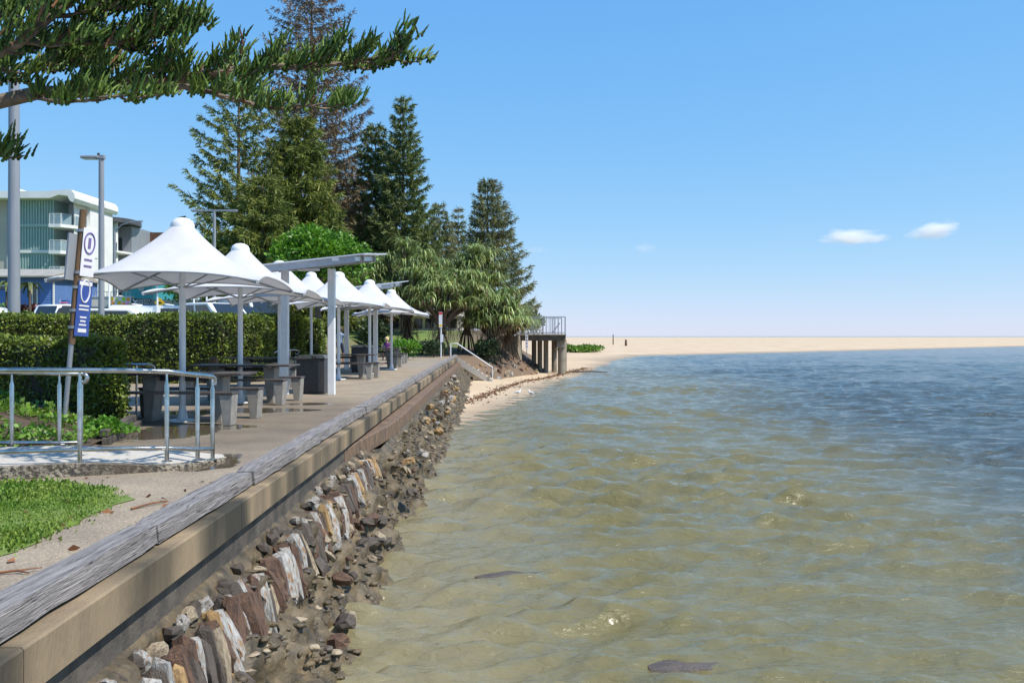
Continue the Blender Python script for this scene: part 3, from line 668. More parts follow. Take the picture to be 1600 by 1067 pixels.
UM = [(-5.42, 14.97, 0, 4, 'nearest white shade umbrella, over the first picnic table', 1.0), (-5.70, 19.1, 0, 5, 'second white shade umbrella, over the table before the first barbecue', 1.0),
      (-6.2, 24.3, 0, 6, 'third white shade umbrella, partly behind the first shelter roof', 1.02), (-5.60, 29.4, 0, 3, 'bright white umbrella between the two shelters', 1.04),
      (-5.24, 33.5, 0, 5, 'white umbrella mostly hidden behind the second shelter post', 1.04), (-5.02, 37.9, 0, 6, 'farthest white umbrella by the seated child', 1.0),
      (-7.5, 34.0, .25, 8, 'white umbrella set back on the left above the hedge end', 1.06)]
for i, (x, y, z, rz, lb, s_) in enumerate(UM):
    o = umb if i == 0 else copy_tree(umb); o.location = (x, y, z); o.rotation_euler.z = R(rz); o.scale = (s_, s_, s_); o['label'] = lb; o['group'] = 'white shade umbrellas along the promenade'

# ---------------------------------------------------------------- barbecue shelters
def make_shelter():
    t = thing('barbecue_shelter', '', 'shelter', (0, 0, 0))          # origin at the seaward post
    for x in (0, -1.12):
        MB().box((x, 0, 1.5), (.16, .16, 3.0)).build('post', 'white_paint', t, bevel=.008)
    zx = lambda x, y: 3.12 + .105 * (x + .1) + .085 * y              # roof plane, rising seaward and backward
    x0, x1, y0, y1 = -1.75, 1.0, -1.15, 1.55
    q = [(x0, y0), (x1, y0), (x1 + .05, y1), (x0, y1)]
    MB().add([(a, b, zx(a, b) + .10) for a, b in q] + [(a, b, zx(a, b) + .13) for a, b in q], [(3, 2, 1, 0), (4, 5, 6, 7), (0, 1, 5, 4), (1, 2, 6, 5), (2, 3, 7, 6), (3, 0, 4, 7)]).build('roof_sheet', 'roof_metal', t)
    for y_ in (-1.08, 0, 1.45):
        MB().bar((x0 + .05, y_, zx(x0 + .05, y_) + .02), (x1 - .22, y_, zx(x1 - .22, y_) + .02), .05, .15).build('beam', 'grey_paint', t)
    for x_ in (-1.65, -.4, .7):
        MB().bar((x_, y0 + .1, zx(x_, y0 + .1) + .03), (x_, y1 - .05, zx(x_, y1 - .05) + .03), .06, .10).build('purlin', 'roof_metal', t)
    MB().box((-.56, .05, zx(-.56, 0) - .09), (.5, .12, .05)).build('light_fitting', 'sign_white', t)
    MB().box((.35, -1.11, zx(.35, -1.1) + .06), (.16, .03, .07)).build('bracket', 'sign_white', t)
    return t
s1 = make_shelter(); s1.location = (-4.30, 21.7, 0); s1.rotation_euler.z = R(-2); s1['label'] = 'nearer tilted metal shelter roof on two white posts over the first barbecue'; s1['group'] = 'barbecue shelters'
s2 = copy_tree(s1); s2.location = (-5.25, 35.0, .12); s2['label'] = 'farther tilted metal shelter over the second barbecue'
def make_bbq():
    t = thing('barbecue', '', 'barbecue', (0, 0, 0))
    b = MB().box((0, 0, .43), (.68, .66, .84)).build('cabinet', 'charcoal', t, bevel=.01)
    MB().box((0, -.335, .42), (.60, .015, .74)).build('door', 'charcoal', b, bevel=.004)
    MB().box((0, 0, .008), (.60, .58, .016)).build('plinth', 'charcoal', t)
    MB().box((0, 0, .885), (.74, .72, .06)).build('bench_top', 'steel', t, bevel=.012)
    MB().box((0, .03, .925), (.60, .5, .03)).build('hotplate', 'steel', t, bevel=.01)
    MB().box((.1, -.365, .885), (.12, .012, .03)).build('control_panel', 'charcoal', t)
    return t
b1 = make_bbq(); b1.location = (-4.87, 22.3, 0); b1['label'] = 'nearest black barbecue cabinet with steel top under the first shelter'; b1['group'] = 'barbecue cabinets'
b2 = copy_tree(b1); b2.location = (-5.82, 35.5, 0); b2['label'] = 'farther black barbecue cabinet under the second shelter'
b2.scale = (1.15, 1, 1.12)

# ---------------------------------------------------------------- picnic tables
def panel(mb, x, y, wt, wb, h, th=.05, lean=0.0):   # tapered leg panel, broad across X
    mb.add([(x - wb / 2 + lean, y - th / 2, 0), (x + wb / 2 + lean, y - th / 2, 0), (x + wb / 2 + lean, y + th / 2, 0), (x - wb / 2 + lean, y + th / 2, 0),
            (x - wt / 2, y - th / 2, h), (x + wt / 2, y - th / 2, h), (x + wt / 2, y + th / 2, h), (x - wt / 2, y + th / 2, h)],
           [(3, 2, 1, 0), (4, 5, 6, 7), (0, 1, 5, 4), (1, 2, 6, 5), (2, 3, 7, 6), (3, 0, 4, 7)])
    return mb
def make_table():
    t = thing('picnic_table', '', 'picnic table', (0, 0, 0))
    for k in range(5): MB().box((0, -.32 + .16 * k, .785), (2.1, .15, .035)).build('tabletop_plank', 'plank_brown', t, bevel=.006)
    for s in (-1, 1):
        panel(MB(), s * .55, 0, .25, .13, .74, .34, s * .03).build('table_leg', 'leg_panel', t, bevel=.008)
        MB().box((s * .55, 0, .752), (.12, .66, .03)).build('bracket', 'leg_panel', t)
        for k in range(2): MB().box((0, s * .62 + (k - .5) * .155, .505), (2.1, .145, .035)).build('bench_plank', 'plank_brown', t, bevel=.006)
        for q in (-1, 1):
            panel(MB(), q * .93, s * .62, .22, .12, .487, .26, q * .02).build('bench_leg', 'leg_panel', t, bevel=.008)
    MB().box((0, 0, .70), (1.0, .1, .07)).build('stretcher', 'charcoal', t)
    return t
tb = make_table()
TB = [(-5.36, 15.0, -3, 'nearest picnic table, behind the curved handrail'), (-5.62, 19.2, -3, 'second picnic table, left of the first barbecue'), (-6.85, 25.4, -3, 'picnic table in front of the cream block wall'),
      (-5.52, 30.0, -2, 'picnic table between the first and second shelters'), (-6.0, 40.3, -2, 'picnic table just past the second shelter'), (-6.45, 46.5, 0, 'farthest picnic table, where the child sits')]
for i, (x, y, rz, lb) in enumerate(TB):
    o = tb if i == 0 else copy_tree(tb); o.location = (x, y, 0); o.rotation_euler.z = R(rz); o['label'] = lb; o['group'] = 'picnic tables on the promenade'
bp_ = thing('timber_bollard', 'short red brown timber bollard between table and hedge', 'bollard', (-6.75, 20.6, 0)); MB().box((0, 0, .45), (.18, .18, .9)).build('shaft', 'post_wood', bp_, bevel=.012); MB().box((0, 0, .91), (.15, .15, .03)).build('top', 'post_wood', bp_, bevel=.01)

# ---------------------------------------------------------------- light poles and signs
def light_pole(label, px, D, zb, ztop, r, head):
    x = (px - 800) * D / F; t = thing('light_pole', label, 'light pole', (x, D, zb)); h = ztop - zb
    MB().tube([(0, 0, 0), (0, 0, h * .5), (0, 0, h)], [r, r * .95, r * .85], 16).build('pole', 'pole_grey', t, smooth=True)
    MB().lathe([(r * 2, 0), (r * 2, .03), (r * 1.2, .05)], (0, 0, 0), 16).build('base_plate', 'pole_grey', t)
    head(t, h); return t
def head_single(t, h):
    MB().box((.02, 0, h + .03), (.2, .2, .12)).build('bracket', 'pole_grey', t)
    a = MB().box((-.38, 0, h + .02), (.62, .3, .10)).build('lamp_head', 'pole_grey', t, bevel=.02); MB().box((-.4, 0, h - .035), (.45, .24, .02)).build('lens', 'sign_white', a)
    MB().lathe([(.05, 0), (.05, .08), (.03, .1)], (-.1, 0, h + .08), 10).build('sensor', 'charcoal', a)
def head_tee(t, h):
    MB().bar((-1.15, 0, h), (1.15, 0, h), .12, .08).build('cross_arm', 'galv', t)
    for s in (-1, 1): a = MB().box((s * .85, 0, h - .02), (.55, .28, .09)).build('lamp_head', 'galv', t, bevel=.02)
light_pole('thick grey light pole at the left edge, its top hidden by the near pine', 22, 30, 0.4, 9.9, .19, lambda t, h: MB().lathe([(.17, 0), (.17, .06), (.05, .1)], (0, 0, h), 14).build('top_cap', 'pole_grey', t))
light_pole('grey street light with a single flat lamp head above the nearest umbrella', 158.5, 32, .6, 7.65, .105, head_single)
light_pole('pale double armed light pole behind the umbrellas', 335, 45, 1.2, 7.6, .085, head_tee)
def head_curve(t, h):
    MB().tube([(0, 0, h - .1), (.6, 0, h + .5), (1.4, 0, h + .75), (2.0, 0, h + .8)], .05, 8).build('arm', 'galv', t); MB().box((2.1, 0, h + .82), (.6, .25, .1)).build('lamp_head', 'galv', t)
light_pole('thin street lamp with curved arm before the dark roofed building', 179, 78, 1.5, 10.4, .12, head_curve)
for px, D, y0 in ((171, 46, 438), (246, 46, 440), (323, 47, 445), (303, 48, 455)):
    p = PX(px, y0, D); o = thing('flag_post', 'slender white post by the parked cars, at %s' % {171: 'the dark car', 246: 'the speed hump sign', 323: 'the white wagon', 303: 'the rear of the white wagon'}[px], 'post', (p.x, D, 1.3))
    MB().tube([(0, 0, 0), (0, 0, p.z - 1.3)], .045, 8).build('shaft', 'white_paint', o); MB().lathe([(.05, 0), (.03, .04)], (0, 0, p.z - 1.3), 8).build('cap', 'white_paint', o)

sp = thing('leaning_sign', 'leaning post with a white sign above a long blue sign', 'sign', GP(101, 656, .2)[:])
p0 = sp.location.copy(); p1 = PX(130.5, 328, p0.y + .1)
lean = (p1 - p0); at = lambda f: p0 + lean * f
MB().tube([at(0), at(.42)], .035, 12).build('steel_post', 'galv', sp, True, smooth=True)
MB().tube([at(.36), at(.7), at(1.0)], [.05, .052, .05], 12).build('timber_post', 'post_wood', sp, True, smooth=True)
ax = lean.normalized(); face = Vector((.955, -.30, 0)); face = (face - ax * face.dot(ax)).normalized(); sdv = ax.cross(face).normalized()
if sdv.x < 0: sdv = -sdv
def plate(name, f0, f1, w, m, offx=.10, d=.06, th=.008, parent=sp, su=0.0):
    a, b = at(f0), at(f1); c0 = face * d + sdv * (offx); mb = MB()
    vs_ = [q + c0 + sdv * s * w / 2 + face * e for q in (a, b) for e in (0, th) for s in (-1, 1)]
    mb.add(vs_, [(0, 1, 3, 2), (4, 6, 7, 5), (0, 4, 5, 1), (2, 3, 7, 6), (0, 2, 6, 4), (1, 5, 7, 3)]); return mb.build(name, m, parent, True)
def ringmark(parent, f, r, m, offx=.10, d=.071, ry=1.0):
    c = at(f) + face * d + sdv * offx; MB().tube([c + sdv * math.cos(a) * r + ax * math.sin(a) * r * ry for a in [2 * math.pi * i / 20 for i in range(21)]], .012, 5, False).build('symbol_ring', m, parent, True)
wp = plate('white_panel', .685, .915, .26, 'sign_white'); ringmark(wp, .845, .10, 'sign_mark', ry=1.5)
plate('symbol_bar', .82, .87, .05, 'sign_mark', .10, .0715, .004, wp)
for f in (.765, .735): plate('text_line', f - .004, f + .004, .15, 'sign_mark', .10, .0715, .004, wp)
bp2 = plate('blue_panel', .40, .665, .27, 'sign_blue'); plate('white_head', .642, .66, .24, 'sign_white', .10, .0695, .004, bp2); ringmark(bp2, .615, .085, 'sign_white', ry=1.9)
for f, w in ((.545, .22), (.527, .22), (.49, .15), (.472, .12), (.454, .16)): plate('text_line', f - .0038, f + .0038, w * .85, 'sign_white', .10, .0695, .004, bp2)
plate('white_box', .418, .436, .16, 'sign_white', .10, .0695, .004, bp2)
plate('back_board', .66, .88, .16, 'pole_grey', -.12, -.05, .03)
for f in (.44, .52, .63, .70, .90): c = at(f); MB().lathe([(.062, -.02), (.062, .02)], c, 12).build('clamp', 'galv', sp, True)

# ---------------------------------------------------------------- cars (mostly hidden by the hedge)
def car(name, label, cat, px, D, L, W, H, m, prof, glass, rz, group='cars parked behind the hedge', zb=1.34):
    t = thing(name, label, cat, ((px - 800) * D / F, D, zb), rz, group)
    MB().extr([(p[0] * L, p[1] * H) for p in prof], 'y', -W / 2, W / 2).build('body', m, t, bevel=.04, smooth=True)
    for (a, b, z0, z1, ia, ib) in glass:          # side windows, tapering
        for s in (-1, 1):
            MB().add([(a * L, s * (W / 2 + .012), z0 * H), (b * L, s * (W / 2 + .012), z0 * H), (ib * L, s * (W / 2 - .0), z1 * H), (ia * L, s * (W / 2 - .0), z1 * H)] +
                     [(a * L, s * (W / 2 - .05), z0 * H), (b * L, s * (W / 2 - .05), z0 * H), (ib * L, s * (W / 2 - .05), z1 * H), (ia * L, s * (W / 2 - .05), z1 * H)],
                     [(0, 1, 2, 3), (7, 6, 5, 4), (0, 4, 5, 1), (1, 5, 6, 2), (2, 6, 7, 3), (3, 7, 4, 0)]).build('window', 'glass_dark', t)
    for x_ in (-.31, .31):
        for s in (-1, 1):
            w = MB().tube([(x_ * L, s * (W / 2 - .18), .33), (x_ * L, s * (W / 2 + .01), .33)], .33, 18).build('wheel', 'tyre', t); MB().tube([(x_ * L, s * (W / 2), .33), (x_ * L, s * (W / 2 + .02), .33)], .2, 14).build('rim', 'steel', w)
    return t
def end_glass(t, x0, z0, x1, z1, w0, w1, m='glass_dark', name='windscreen'):     # sloped glass across the car
    n_ = Vector((z1 - z0, 0, -(x1 - x0))).normalized() * (.02 if x1 < x0 or True else 0)
    if (x0 > 0) != (n_.x > 0): n_ = -n_
    return MB().add([(x0 + n_.x, -w0 / 2, z0 + n_.z), (x0 + n_.x, w0 / 2, z0 + n_.z), (x1 + n_.x, w1 / 2, z1 + n_.z), (x1 + n_.x, -w1 / 2, z1 + n_.z),
                     (x0 - n_.x, -w0 / 2, z0 - n_.z), (x0 - n_.x, w0 / 2, z0 - n_.z), (x1 - n_.x, w1 / 2, z1 - n_.z), (x1 - n_.x, -w1 / 2, z1 - n_.z)],
                    [(0, 1, 2, 3), (7, 6, 5, 4), (0, 4, 5, 1), (1, 5, 6, 2), (2, 6, 7, 3), (3, 7, 4, 0)]).build(name, m, t)
UTE = [(-.5, .25), (-.5, .58), (-.13, .60), (-.06, .97), (.0, 1.0), (.12, .99), (.26, .62), (.47, .55), (.5, .45), (.5, .22)]
WAG = [(-.5, .25), (-.5, .55), (-.44, .93), (-.36, 1.0), (.08, .99), (.24, .62), (.47, .54), (.5, .42), (.5, .22)]
VAN = [(-.5, .18), (-.5, .93), (-.47, 1.0), (.26, .99), (.42, .55), (.49, .47), (.5, .18)]
t = car('parked_ute', 'white utility truck seen from behind, at the left of the parked cars', 'ute', 84, 50, 5.2, 1.85, 1.80, 'car_white', UTE, [(-.10, .2, .62, .95, -.05, .11)], R(68))
end_glass(t, -.12 * 5.2, .63 * 1.8, -.07 * 5.2, .94 * 1.8, 1.5, 1.35, name='rear_window'); MB().box((-2.62, .72, .88), (.05, .16, .3)).build('tail_light', 'red_light', t); MB().box((-2.62, -.72, .88), (.05, .16, .3)).build('tail_light', 'red_light', t)
car('parked_car', 'dark grey car behind the hedge, left of the street light', 'car', 160, 49, 4.6, 1.8, 1.62, 'car_dark', WAG, [(-.42, .16, .62, .92, -.38, .05)], R(20))
car('parked_car', 'white car with only its low roof showing above the hedge', 'car', 199, 46, 4.5, 1.8, 1.42, 'car_white', WAG, [(-.42, .16, .62, .92, -.38, .05)], R(8))
t = car('parked_van', 'white van with roof bars right of the low white roof', 'van', 252, 47, 4.6, 1.85, 1.62, 'car_white', VAN, [(.05, .33, .6, .9, .05, .26)], R(5))
for x_ in (-1.2, .4): MB().bar((x_, -.8, 1.68), (x_, .8, 1.68), .06, .05).build('roof_bar', 'white_paint', t)
t = car('parked_car', 'white wagon facing right between the second and third umbrella poles', 'car', 343, 45, 4.7, 1.85, 1.70, 'car_white', WAG, [(-.42, -.16, .62, .93, -.38, -.17), (-.13, .17, .62, .93, -.14, .06)], R(-38))
end_glass(t, .232 * 4.7, .64 * 1.7, .09 * 4.7, .96 * 1.7, 1.6, 1.4)
t = car('parked_car', 'dark car behind the white wagon and beside the white van', 'car', 378, 51, 4.6, 1.8, 1.72, 'car_dark', WAG, [(-.42, .16, .62, .92, -.38, .05)], R(-40)); end_glass(t, .232 * 4.6, .64 * 1.72, .09 * 4.6, .96 * 1.72, 1.6, 1.4)
t = car('parked_van', 'tall white van with sloping windscreen behind the umbrella canopies', 'van', 394, 56, 5.4, 2.0, 2.45, 'car_white', VAN, [(.1, .36, .55, .85, .1, .29)], R(-48)); end_glass(t, .415 * 5.4, .57 * 2.45, .275 * 5.4, .95 * 2.45, 1.8, 1.6)
car('parked_car', 'white car cut off by the left edge of the picture', 'car', -12, 48, 4.5, 1.8, 1.6, 'car_white', WAG, [(-.42, .16, .62, .92, -.38, .05)], R(10))

# ---------------------------------------------------------------- buildings
def tex(body, size, loc, rz, m, parent, name='lettering'):
    cu = bpy.data.curves.new(name, 'FONT'); cu.body = body; cu.size = size; cu.extrude = .01; cu.align_x = 'CENTER'; cu.align_y = 'CENTER'
    tmp = bpy.data.objects.new('tmp', cu); C.objects.link(tmp); bpy.context.view_layer.update()
    me = bpy.data.meshes.new_from_object(tmp.evaluated_get(bpy.context.evaluated_depsgraph_get())); bpy.data.objects.remove(tmp)
    return link(name, me, m, parent, loc, (R(90), 0, rz))
D = 100.0
X = lambda px, d=D: (px - 800) * d / F
Zp = lambda py, d=D: HC + (525 - py) * d / F
ap = thing('apartment_block', 'four storey apartment block with pale teal ribbed wall and curved white roof', 'building', (X(50), D, 1.5))
W_ = lambda mb, n, m, p=ap, **k: mb.build(n, m, p, True, **k)
def bxw(x0, x1, y0, y1, z0, z1): return MB().box(((x0 + x1) / 2, (y0 + y1) / 2, (z0 + z1) / 2), (abs(x1 - x0), abs(y1 - y0), abs(z1 - z0)))
W_(bxw(X(-60), X(29), D + .3, D + 9, 1.2, Zp(311)), 'wall', 'beige_wall')
W_(bxw(X(29), X(85), D + .1, D + 9, 1.2, Zp(309)), 'wall', 'teal_panel')
for k in range(13):
    x_ = X(30.5 + k * 4.35); W_(bxw(x_, x_ + .13, D - .02, D + .099, Zp(352) + .1, Zp(310)), 'rib', 'teal_panel'); W_(bxw(x_, x_ + .13, D - .02, D + .099, Zp(391) + .1, Zp(353) - .1), 'rib', 'teal_panel'); W_(bxw(x_, x_ + .13, D - .02, D + .099, 4, Zp(396) - .1), 'rib', 'teal_panel')
W_(bxw(X(9), X(10.5), D + .15, D + .3, 3, Zp(311)), 'downpipe', 'grey_paint')
W_(bxw(X(28.5), X(85), D - .12, D + .098, Zp(353) - .12, Zp(352) + .12), 'band', 'teal_panel'); W_(bxw(X(28.5), X(85), D - .14, D + .098, Zp(395.5), Zp(391)), 'band', 'white_wall')
W_(bxw(X(85), X(120), D + 3.2, D + 9, 1.2, Zp(311)), 'wall', 'white_wall')
W_(MB().prism([(X(112.5), D + .4), (X(113.8), D + .4), (X(113.8), D + 3.3), (X(112.5), D + 3.3)], 1.2, Zp(313)), 'fin_wall', 'white_wall')
for py in (352, 393, 434, 476):
    o = W_(MB().prism([(X(84.6), D - 1.2), (X(103), D - 1.2), (X(116), D + .2), (X(121), D + 2.2), (X(121), D + 5), (X(84.6), D + 5)], Zp(py + 5), Zp(py)), 'balcony_slab', 'white_wall')
    z0, z1 = Zp(py), Zp(py - 16)
    for (a, b) in (((X(85.3), D - 1.1), (X(92), D - 1.1)), ((X(92.3), D - 1.1), (X(103), D - 1.1)), ((X(103), D - 1.1), (X(112), D - .05)), ((X(115), D + .3), (X(120.6), D + 2.3))):
        g = W_(MB().bar((a[0], a[1], (z0 + z1) / 2 - .03), (b[0], b[1], (z0 + z1) / 2 - .03), .03, z1 - z0 - .12), 'glass_panel', 'glass_bal', o)
        W_(MB().bar((a[0], a[1], z1), (b[0], b[1], z1), .06, .06), 'handrail', 'white_wall', g); W_(MB().bar((a[0], a[1], z0), (a[0], a[1], z1), .06, .06, (0, 1, 0)), 'rail_post', 'white_wall', g)
    if py > 352: W_(bxw(X(87), X(97), D + 3.12, D + 3.19, Zp(py), Zp(py - 26)), 'balcony_door', 'glass_dark')
    W_(MB().lathe([(.3, 0), (.3, .45), (.35, .5), (.32, .75)], (X(89), D + .4, Zp(py)), 10), 'balcony_chair', 'dark_roof', o)
rf = [(X(-60), Zp(302)), (X(85), Zp(302)), (X(112), Zp(299.5)), (X(121), Zp(300)), (X(126), Zp(306)), (X(126.5), Zp(313)), (X(123), Zp(319)), (X(119), Zp(317)), (X(115), Zp(309)), (X(101), Zp(307.5)), (X(88), Zp(312.5)), (X(-60), Zp(312.5))]
W_(MB().extr(rf, 'y', D - 1.4, D + 9.5), 'roof', 'white_wall')
W_(bxw(X(-2), X(9), D + 2, D + 5, Zp(303), Zp(289)), 'roof_plant', 'white_wall')
W_(MB().tube([(X(91.5), D + 3, Zp(302)), (X(91.5), D + 3, Zp(292))], .05, 5), 'aerial', 'charcoal')

D = 116.0; X = lambda px, d=116.0: (px - 800) * d / F; Zp = lambda py, d=116.0: HC + (525 - py) * d / F
ab = thing('apartment_block', 'beige apartment building with dark rounded roof behind the street light', 'building', (X(165), D, 1.5))
W2 = lambda mb, n, m, p=ab, **k: mb.build(n, m, p, True, **k)
W2(bxw(X(116), X(158), D, D + 10, 1.2, Zp(352)), 'wall', 'beige_wall'); W2(bxw(X(158), X(193), D + 2.5, D + 10, 1.2, Zp(350)), 'wall', 'pole_grey')
for py in (376, 400): W2(bxw(X(143), X(158), D - .04, D - .002, Zp(py + 1), Zp(py)), 'joint', 'white_wall')
W2(MB().prism([(X(118), D - 2)] + [(X(180) + 2.0 * math.cos(a), D + 2 + 4.0 * math.sin(a)) for a in np.linspace(-1.57, 1.57, 12)] + [(X(118), D + 10)], Zp(349), Zp(342)), 'roof', 'dark_roof')
W2(bxw(X(120), X(160), D - 1.9, D - 1.0, Zp(352), Zp(349.2)), 'fascia', 'white_wall')
for px in (170, 183): W2(MB().tube([(X(px), D - .5, 1.2), (X(px), D - .5, Zp(349))], .38 if px < 175 else .32, 12), 'column', 'dark_roof' if px < 175 else 'white_wall')
for py in (393, 431, 462):
    o = W2(MB().prism([(X(160), D - 1.4), (X(190), D - 1.4), (X(196), D + 1), (X(196), D + 4), (X(160), D + 4)], Zp(py + 3), Zp(py)), 'balcony_slab', 'white_wall')
    W2(MB().bar((X(162), D - 1.3, Zp(py - 6)), (X(190), D - 1.3, Zp(py - 6)), .03, 1.0), 'glass_panel', 'glass_bal', o); W2(bxw(X(161), X(178), D + 2.40, D + 2.49, Zp(py), Zp(py - 24)), 'balcony_door', 'glass_dark')
for py in (403, 432, 462):
    o = W2(bxw(X(136), X(150), D - 1.5, D - .05, Zp(py + 3), Zp(py)), 'balcony_slab', 'white_wall'); W2(bxw(X(136), X(145), D - 1.45, D - 1.40, Zp(py), Zp(py - 13)), 'glass_panel', 'glass_bal', o)
    W2(bxw(X(137), X(141), D - .06, D - .005, Zp(py), Zp(py - 22)), 'window', 'glass_dark')
gh = thing('gable_house', 'tan house with brown tiled gable roof beyond the nearest umbrella', 'house', (X(222), 125, 1.5)); W3 = lambda mb, n, m, p=gh, **k: mb.build(n, m, p, True, **k)
X = lambda px, d=125.0: (px - 800) * d / F; Zp = lambda py, d=125.0: HC + (525 - py) * d / F
W3(MB().extr([(X(193), 1.3), (X(226), 1.3), (X(226), Zp(380)), (X(208), Zp(366)), (X(193), Zp(382))], 'y', 125, 134), 'wall', 'tan_wall')
W3(MB().add([(X(207.5), 124.5, Zp(363.5)), (X(262), 124.5, Zp(364)), (X(268), 124.5, Zp(380)), (X(218), 124.5, Zp(380.5)), (X(207.5), 134, Zp(363.5)), (X(262), 134, Zp(364)), (X(268), 134, Zp(380)), (X(218), 134, Zp(380.5))], [(0, 1, 2, 3), (7, 6, 5, 4), (0, 4, 5, 1), (1, 5, 6, 2), (2, 6, 7, 3), (3, 7, 4, 0)]), 'roof', 'brown_roof')
W3(MB().bar((X(191), 124.6, Zp(384)), (X(208), 124.6, Zp(364.5)), .4, .25), 'barge_board', 'brown_roof'); W3(bxw(X(226), X(262), 126, 133, 1.3, Zp(380)), 'wall', 'tan_wall')
X = lambda px, d=92.0: (px - 800) * d / F; Zp = lambda py, d=92.0: HC + (525 - py) * d / F
aq = thing('aqua_building', 'low aqua painted building glimpsed under the nearest umbrella', 'building', (X(220), 92, 1.4)); W4 = lambda mb, n, m, p=aq, **k: mb.build(n, m, p, True, **k)
W4(bxw(X(192), X(236), 92, 99, 1.3, Zp(436)), 'wall', 'aqua_wall'); W4(bxw(X(188), X(240), 91.5, 99.5, Zp(436), Zp(433)), 'roof', 'white_wall')
for a, b in ((195, 201), (217, 226)): o = W4(bxw(X(a), X(b), 91.93, 91.99, Zp(455), Zp(446)), 'window', 'glass_bal'); W4(bxw(X(a) - .08, X(b) + .08, 91.9, 91.985, Zp(445.5), Zp(444.5)), 'window_frame', 'white_wall', o)
X = lambda px, d=72.0: (px - 800) * d / F; Zp = lambda py, d=72.0: HC + (525 - py) * d / F
cw = thing('boundary_wall', 'long cream boundary wall behind the parked cars', 'wall', (X(180), 72, 1.3)); W5 = lambda mb, n, m, p=cw, **k: mb.build(n, m, p, True, **k)
W5(bxw(X(86), X(207), 72, 72.3, 1.2, Zp(464)), 'wall', 'cream_wall'); W5(bxw(X(207), X(345), 72.1, 72.4, 1.2, Zp(468)), 'wall', 'beige_wall')
W5(bxw(X(85), X(207), 71.95, 72.35, Zp(464), Zp(463)), 'coping', 'white_wall'); W5(bxw(X(207), X(238), 71.9, 72.05, 1.2, Zp(478.5)), 'dark_base', 'charcoal')
for px in range(112, 205, 6): W5(MB().tube([(X(px), 72.15, Zp(463)), (X(px), 72.15, Zp(456))], .03, 5), 'fence_bar', 'grey_paint')
W5(MB().bar((X(112), 72.15, Zp(456)), (X(204), 72.15, Zp(456)), .04, .05), 'fence_rail', 'grey_paint')
b_ = thing('fruit_banner', 'banner printed with colourful fruit on the cream wall', 'banner', (X(190), 71.9, Zp(478))); W6 = lambda mb, n, m, p=b_, **k: mb.build(n, m, p, True, **k)
o = W6(bxw(X(175), X(206), 71.84, 71.94, Zp(477.5), Zp(465)), 'board', 'sign_white')
for k, (px, py, r_, m) in enumerate(((177, 467, 2.6, 'sign_yellow'), (178, 473.5, 2.6, 'orange'), (188, 473.5, 3.4, 'sign_yellow'), (195, 467.5, 3.2, 'lime'), (202, 468, 2.8, 'orange'), (195, 475, 2.4, 'orange'), (200.5, 474.5, 2.8, 'pink'), (184, 467.5, 1.8, 'lime'), (204.5, 476, 1.6, 'sign_yellow'))):
    MB().tube([Vector((X(px), 71.83 - k * .0007, Zp(py))) - b_.location, Vector((X(px), 71.80 - k * .0007, Zp(py))) - b_.location], r_ * 72 / F, 14).build('fruit_print', m, o)
b_ = thing('shop_sign', 'black sign with white lettering and emblem beside the fruit banner', 'sign', (X(222), 71.85, Zp(478)))
o = W6(bxw(X(207), X(237), 71.80, 71.90, Zp(477), Zp(466.5)), 'board', 'sign_black', b_)
rel = lambda px, py: Vector((X(px), 71.775, Zp(py))) - b_.location
tex('GREEDY', .30, rel(226.5, 469.7), 0, 'sign_white', o); tex('GRINGO', .30, rel(226.5, 474.3), 0, 'sign_white', o)
for a, b, r_ in ((210.5, 469, 1.5), (213, 471.5, 1.9), (215.5, 470, 1.3), (212, 474, 1.6), (215.5, 474.3, 1.3)): MB().tube([rel(a, b), rel(a, b) + Vector((0, .015, 0))], r_ * 72 / F, 9).build('emblem', 'sign_white', o)
X = lambda px, d=62.0: (px - 800) * d / F; Zp = lambda py, d=62.0: HC + (525 - py) * d / F
ys_ = thing('speed_hump_sign', 'yellow diamond road sign with a black hump symbol', 'sign', (X(250), 62, 1.34))
MB().tube([(0, 0, 0), (0, 0, Zp(470) - 1.34)], .035, 8).build('post', 'galv', ys_)
zc = Zp(473) - 1.34; dm = .36
o = MB().add([(-dm, -.05, zc), (0, -.05, zc - dm), (dm, -.05, zc), (0, -.05, zc + dm), (-dm, -.04, zc), (0, -.04, zc - dm), (dm, -.04, zc), (0, -.04, zc + dm)], [(0, 1, 2, 3), (7, 6, 5, 4), (0, 4, 5, 1), (1, 5, 6, 2), (2, 6, 7, 3), (3, 7, 4, 0)]).build('plate', 'sign_yellow', ys_)
MB().extr([(-.17, zc - .05), (.17, zc - .05), (.10, zc + .02), (.04, zc + .06), (-.04, zc + .06), (-.10, zc + .02)], 'y', -.062, -.052).build('hump_symbol', 'sign_black', o)
X = lambda px, d=66.0: (px - 800) * d / F; Zp = lambda py, d=66.0: HC + (525 - py) * d / F
bh = thing('blue_house', 'blue weatherboard house with a pale tin roof at the left edge', 'house', (X(45), 66, 1.4)); W7 = lambda mb, n, m, p=bh, **k: mb.build(n, m, p, True, **k)
W7(bxw(X(-40), X(84), 66, 73, 1.2, Zp(433)), 'wall', 'blue_board')
for k in range(16): z0 = Zp(490) + k * .17; W7(MB().add([(X(-40), 65.95, z0), (X(84.3), 65.95, z0), (X(84.3), 65.992, z0 + .168), (X(-40), 65.992, z0 + .168), (X(84.3), 65.992, z0), (X(-40), 65.992, z0)], [(0, 1, 2, 3), (0, 5, 4, 1)]), 'weatherboard', 'blue_board')
W7(bxw(X(83.4), X(85), 65.9, 66.05, 1.2, Zp(433)), 'corner_trim', 'white_wall')
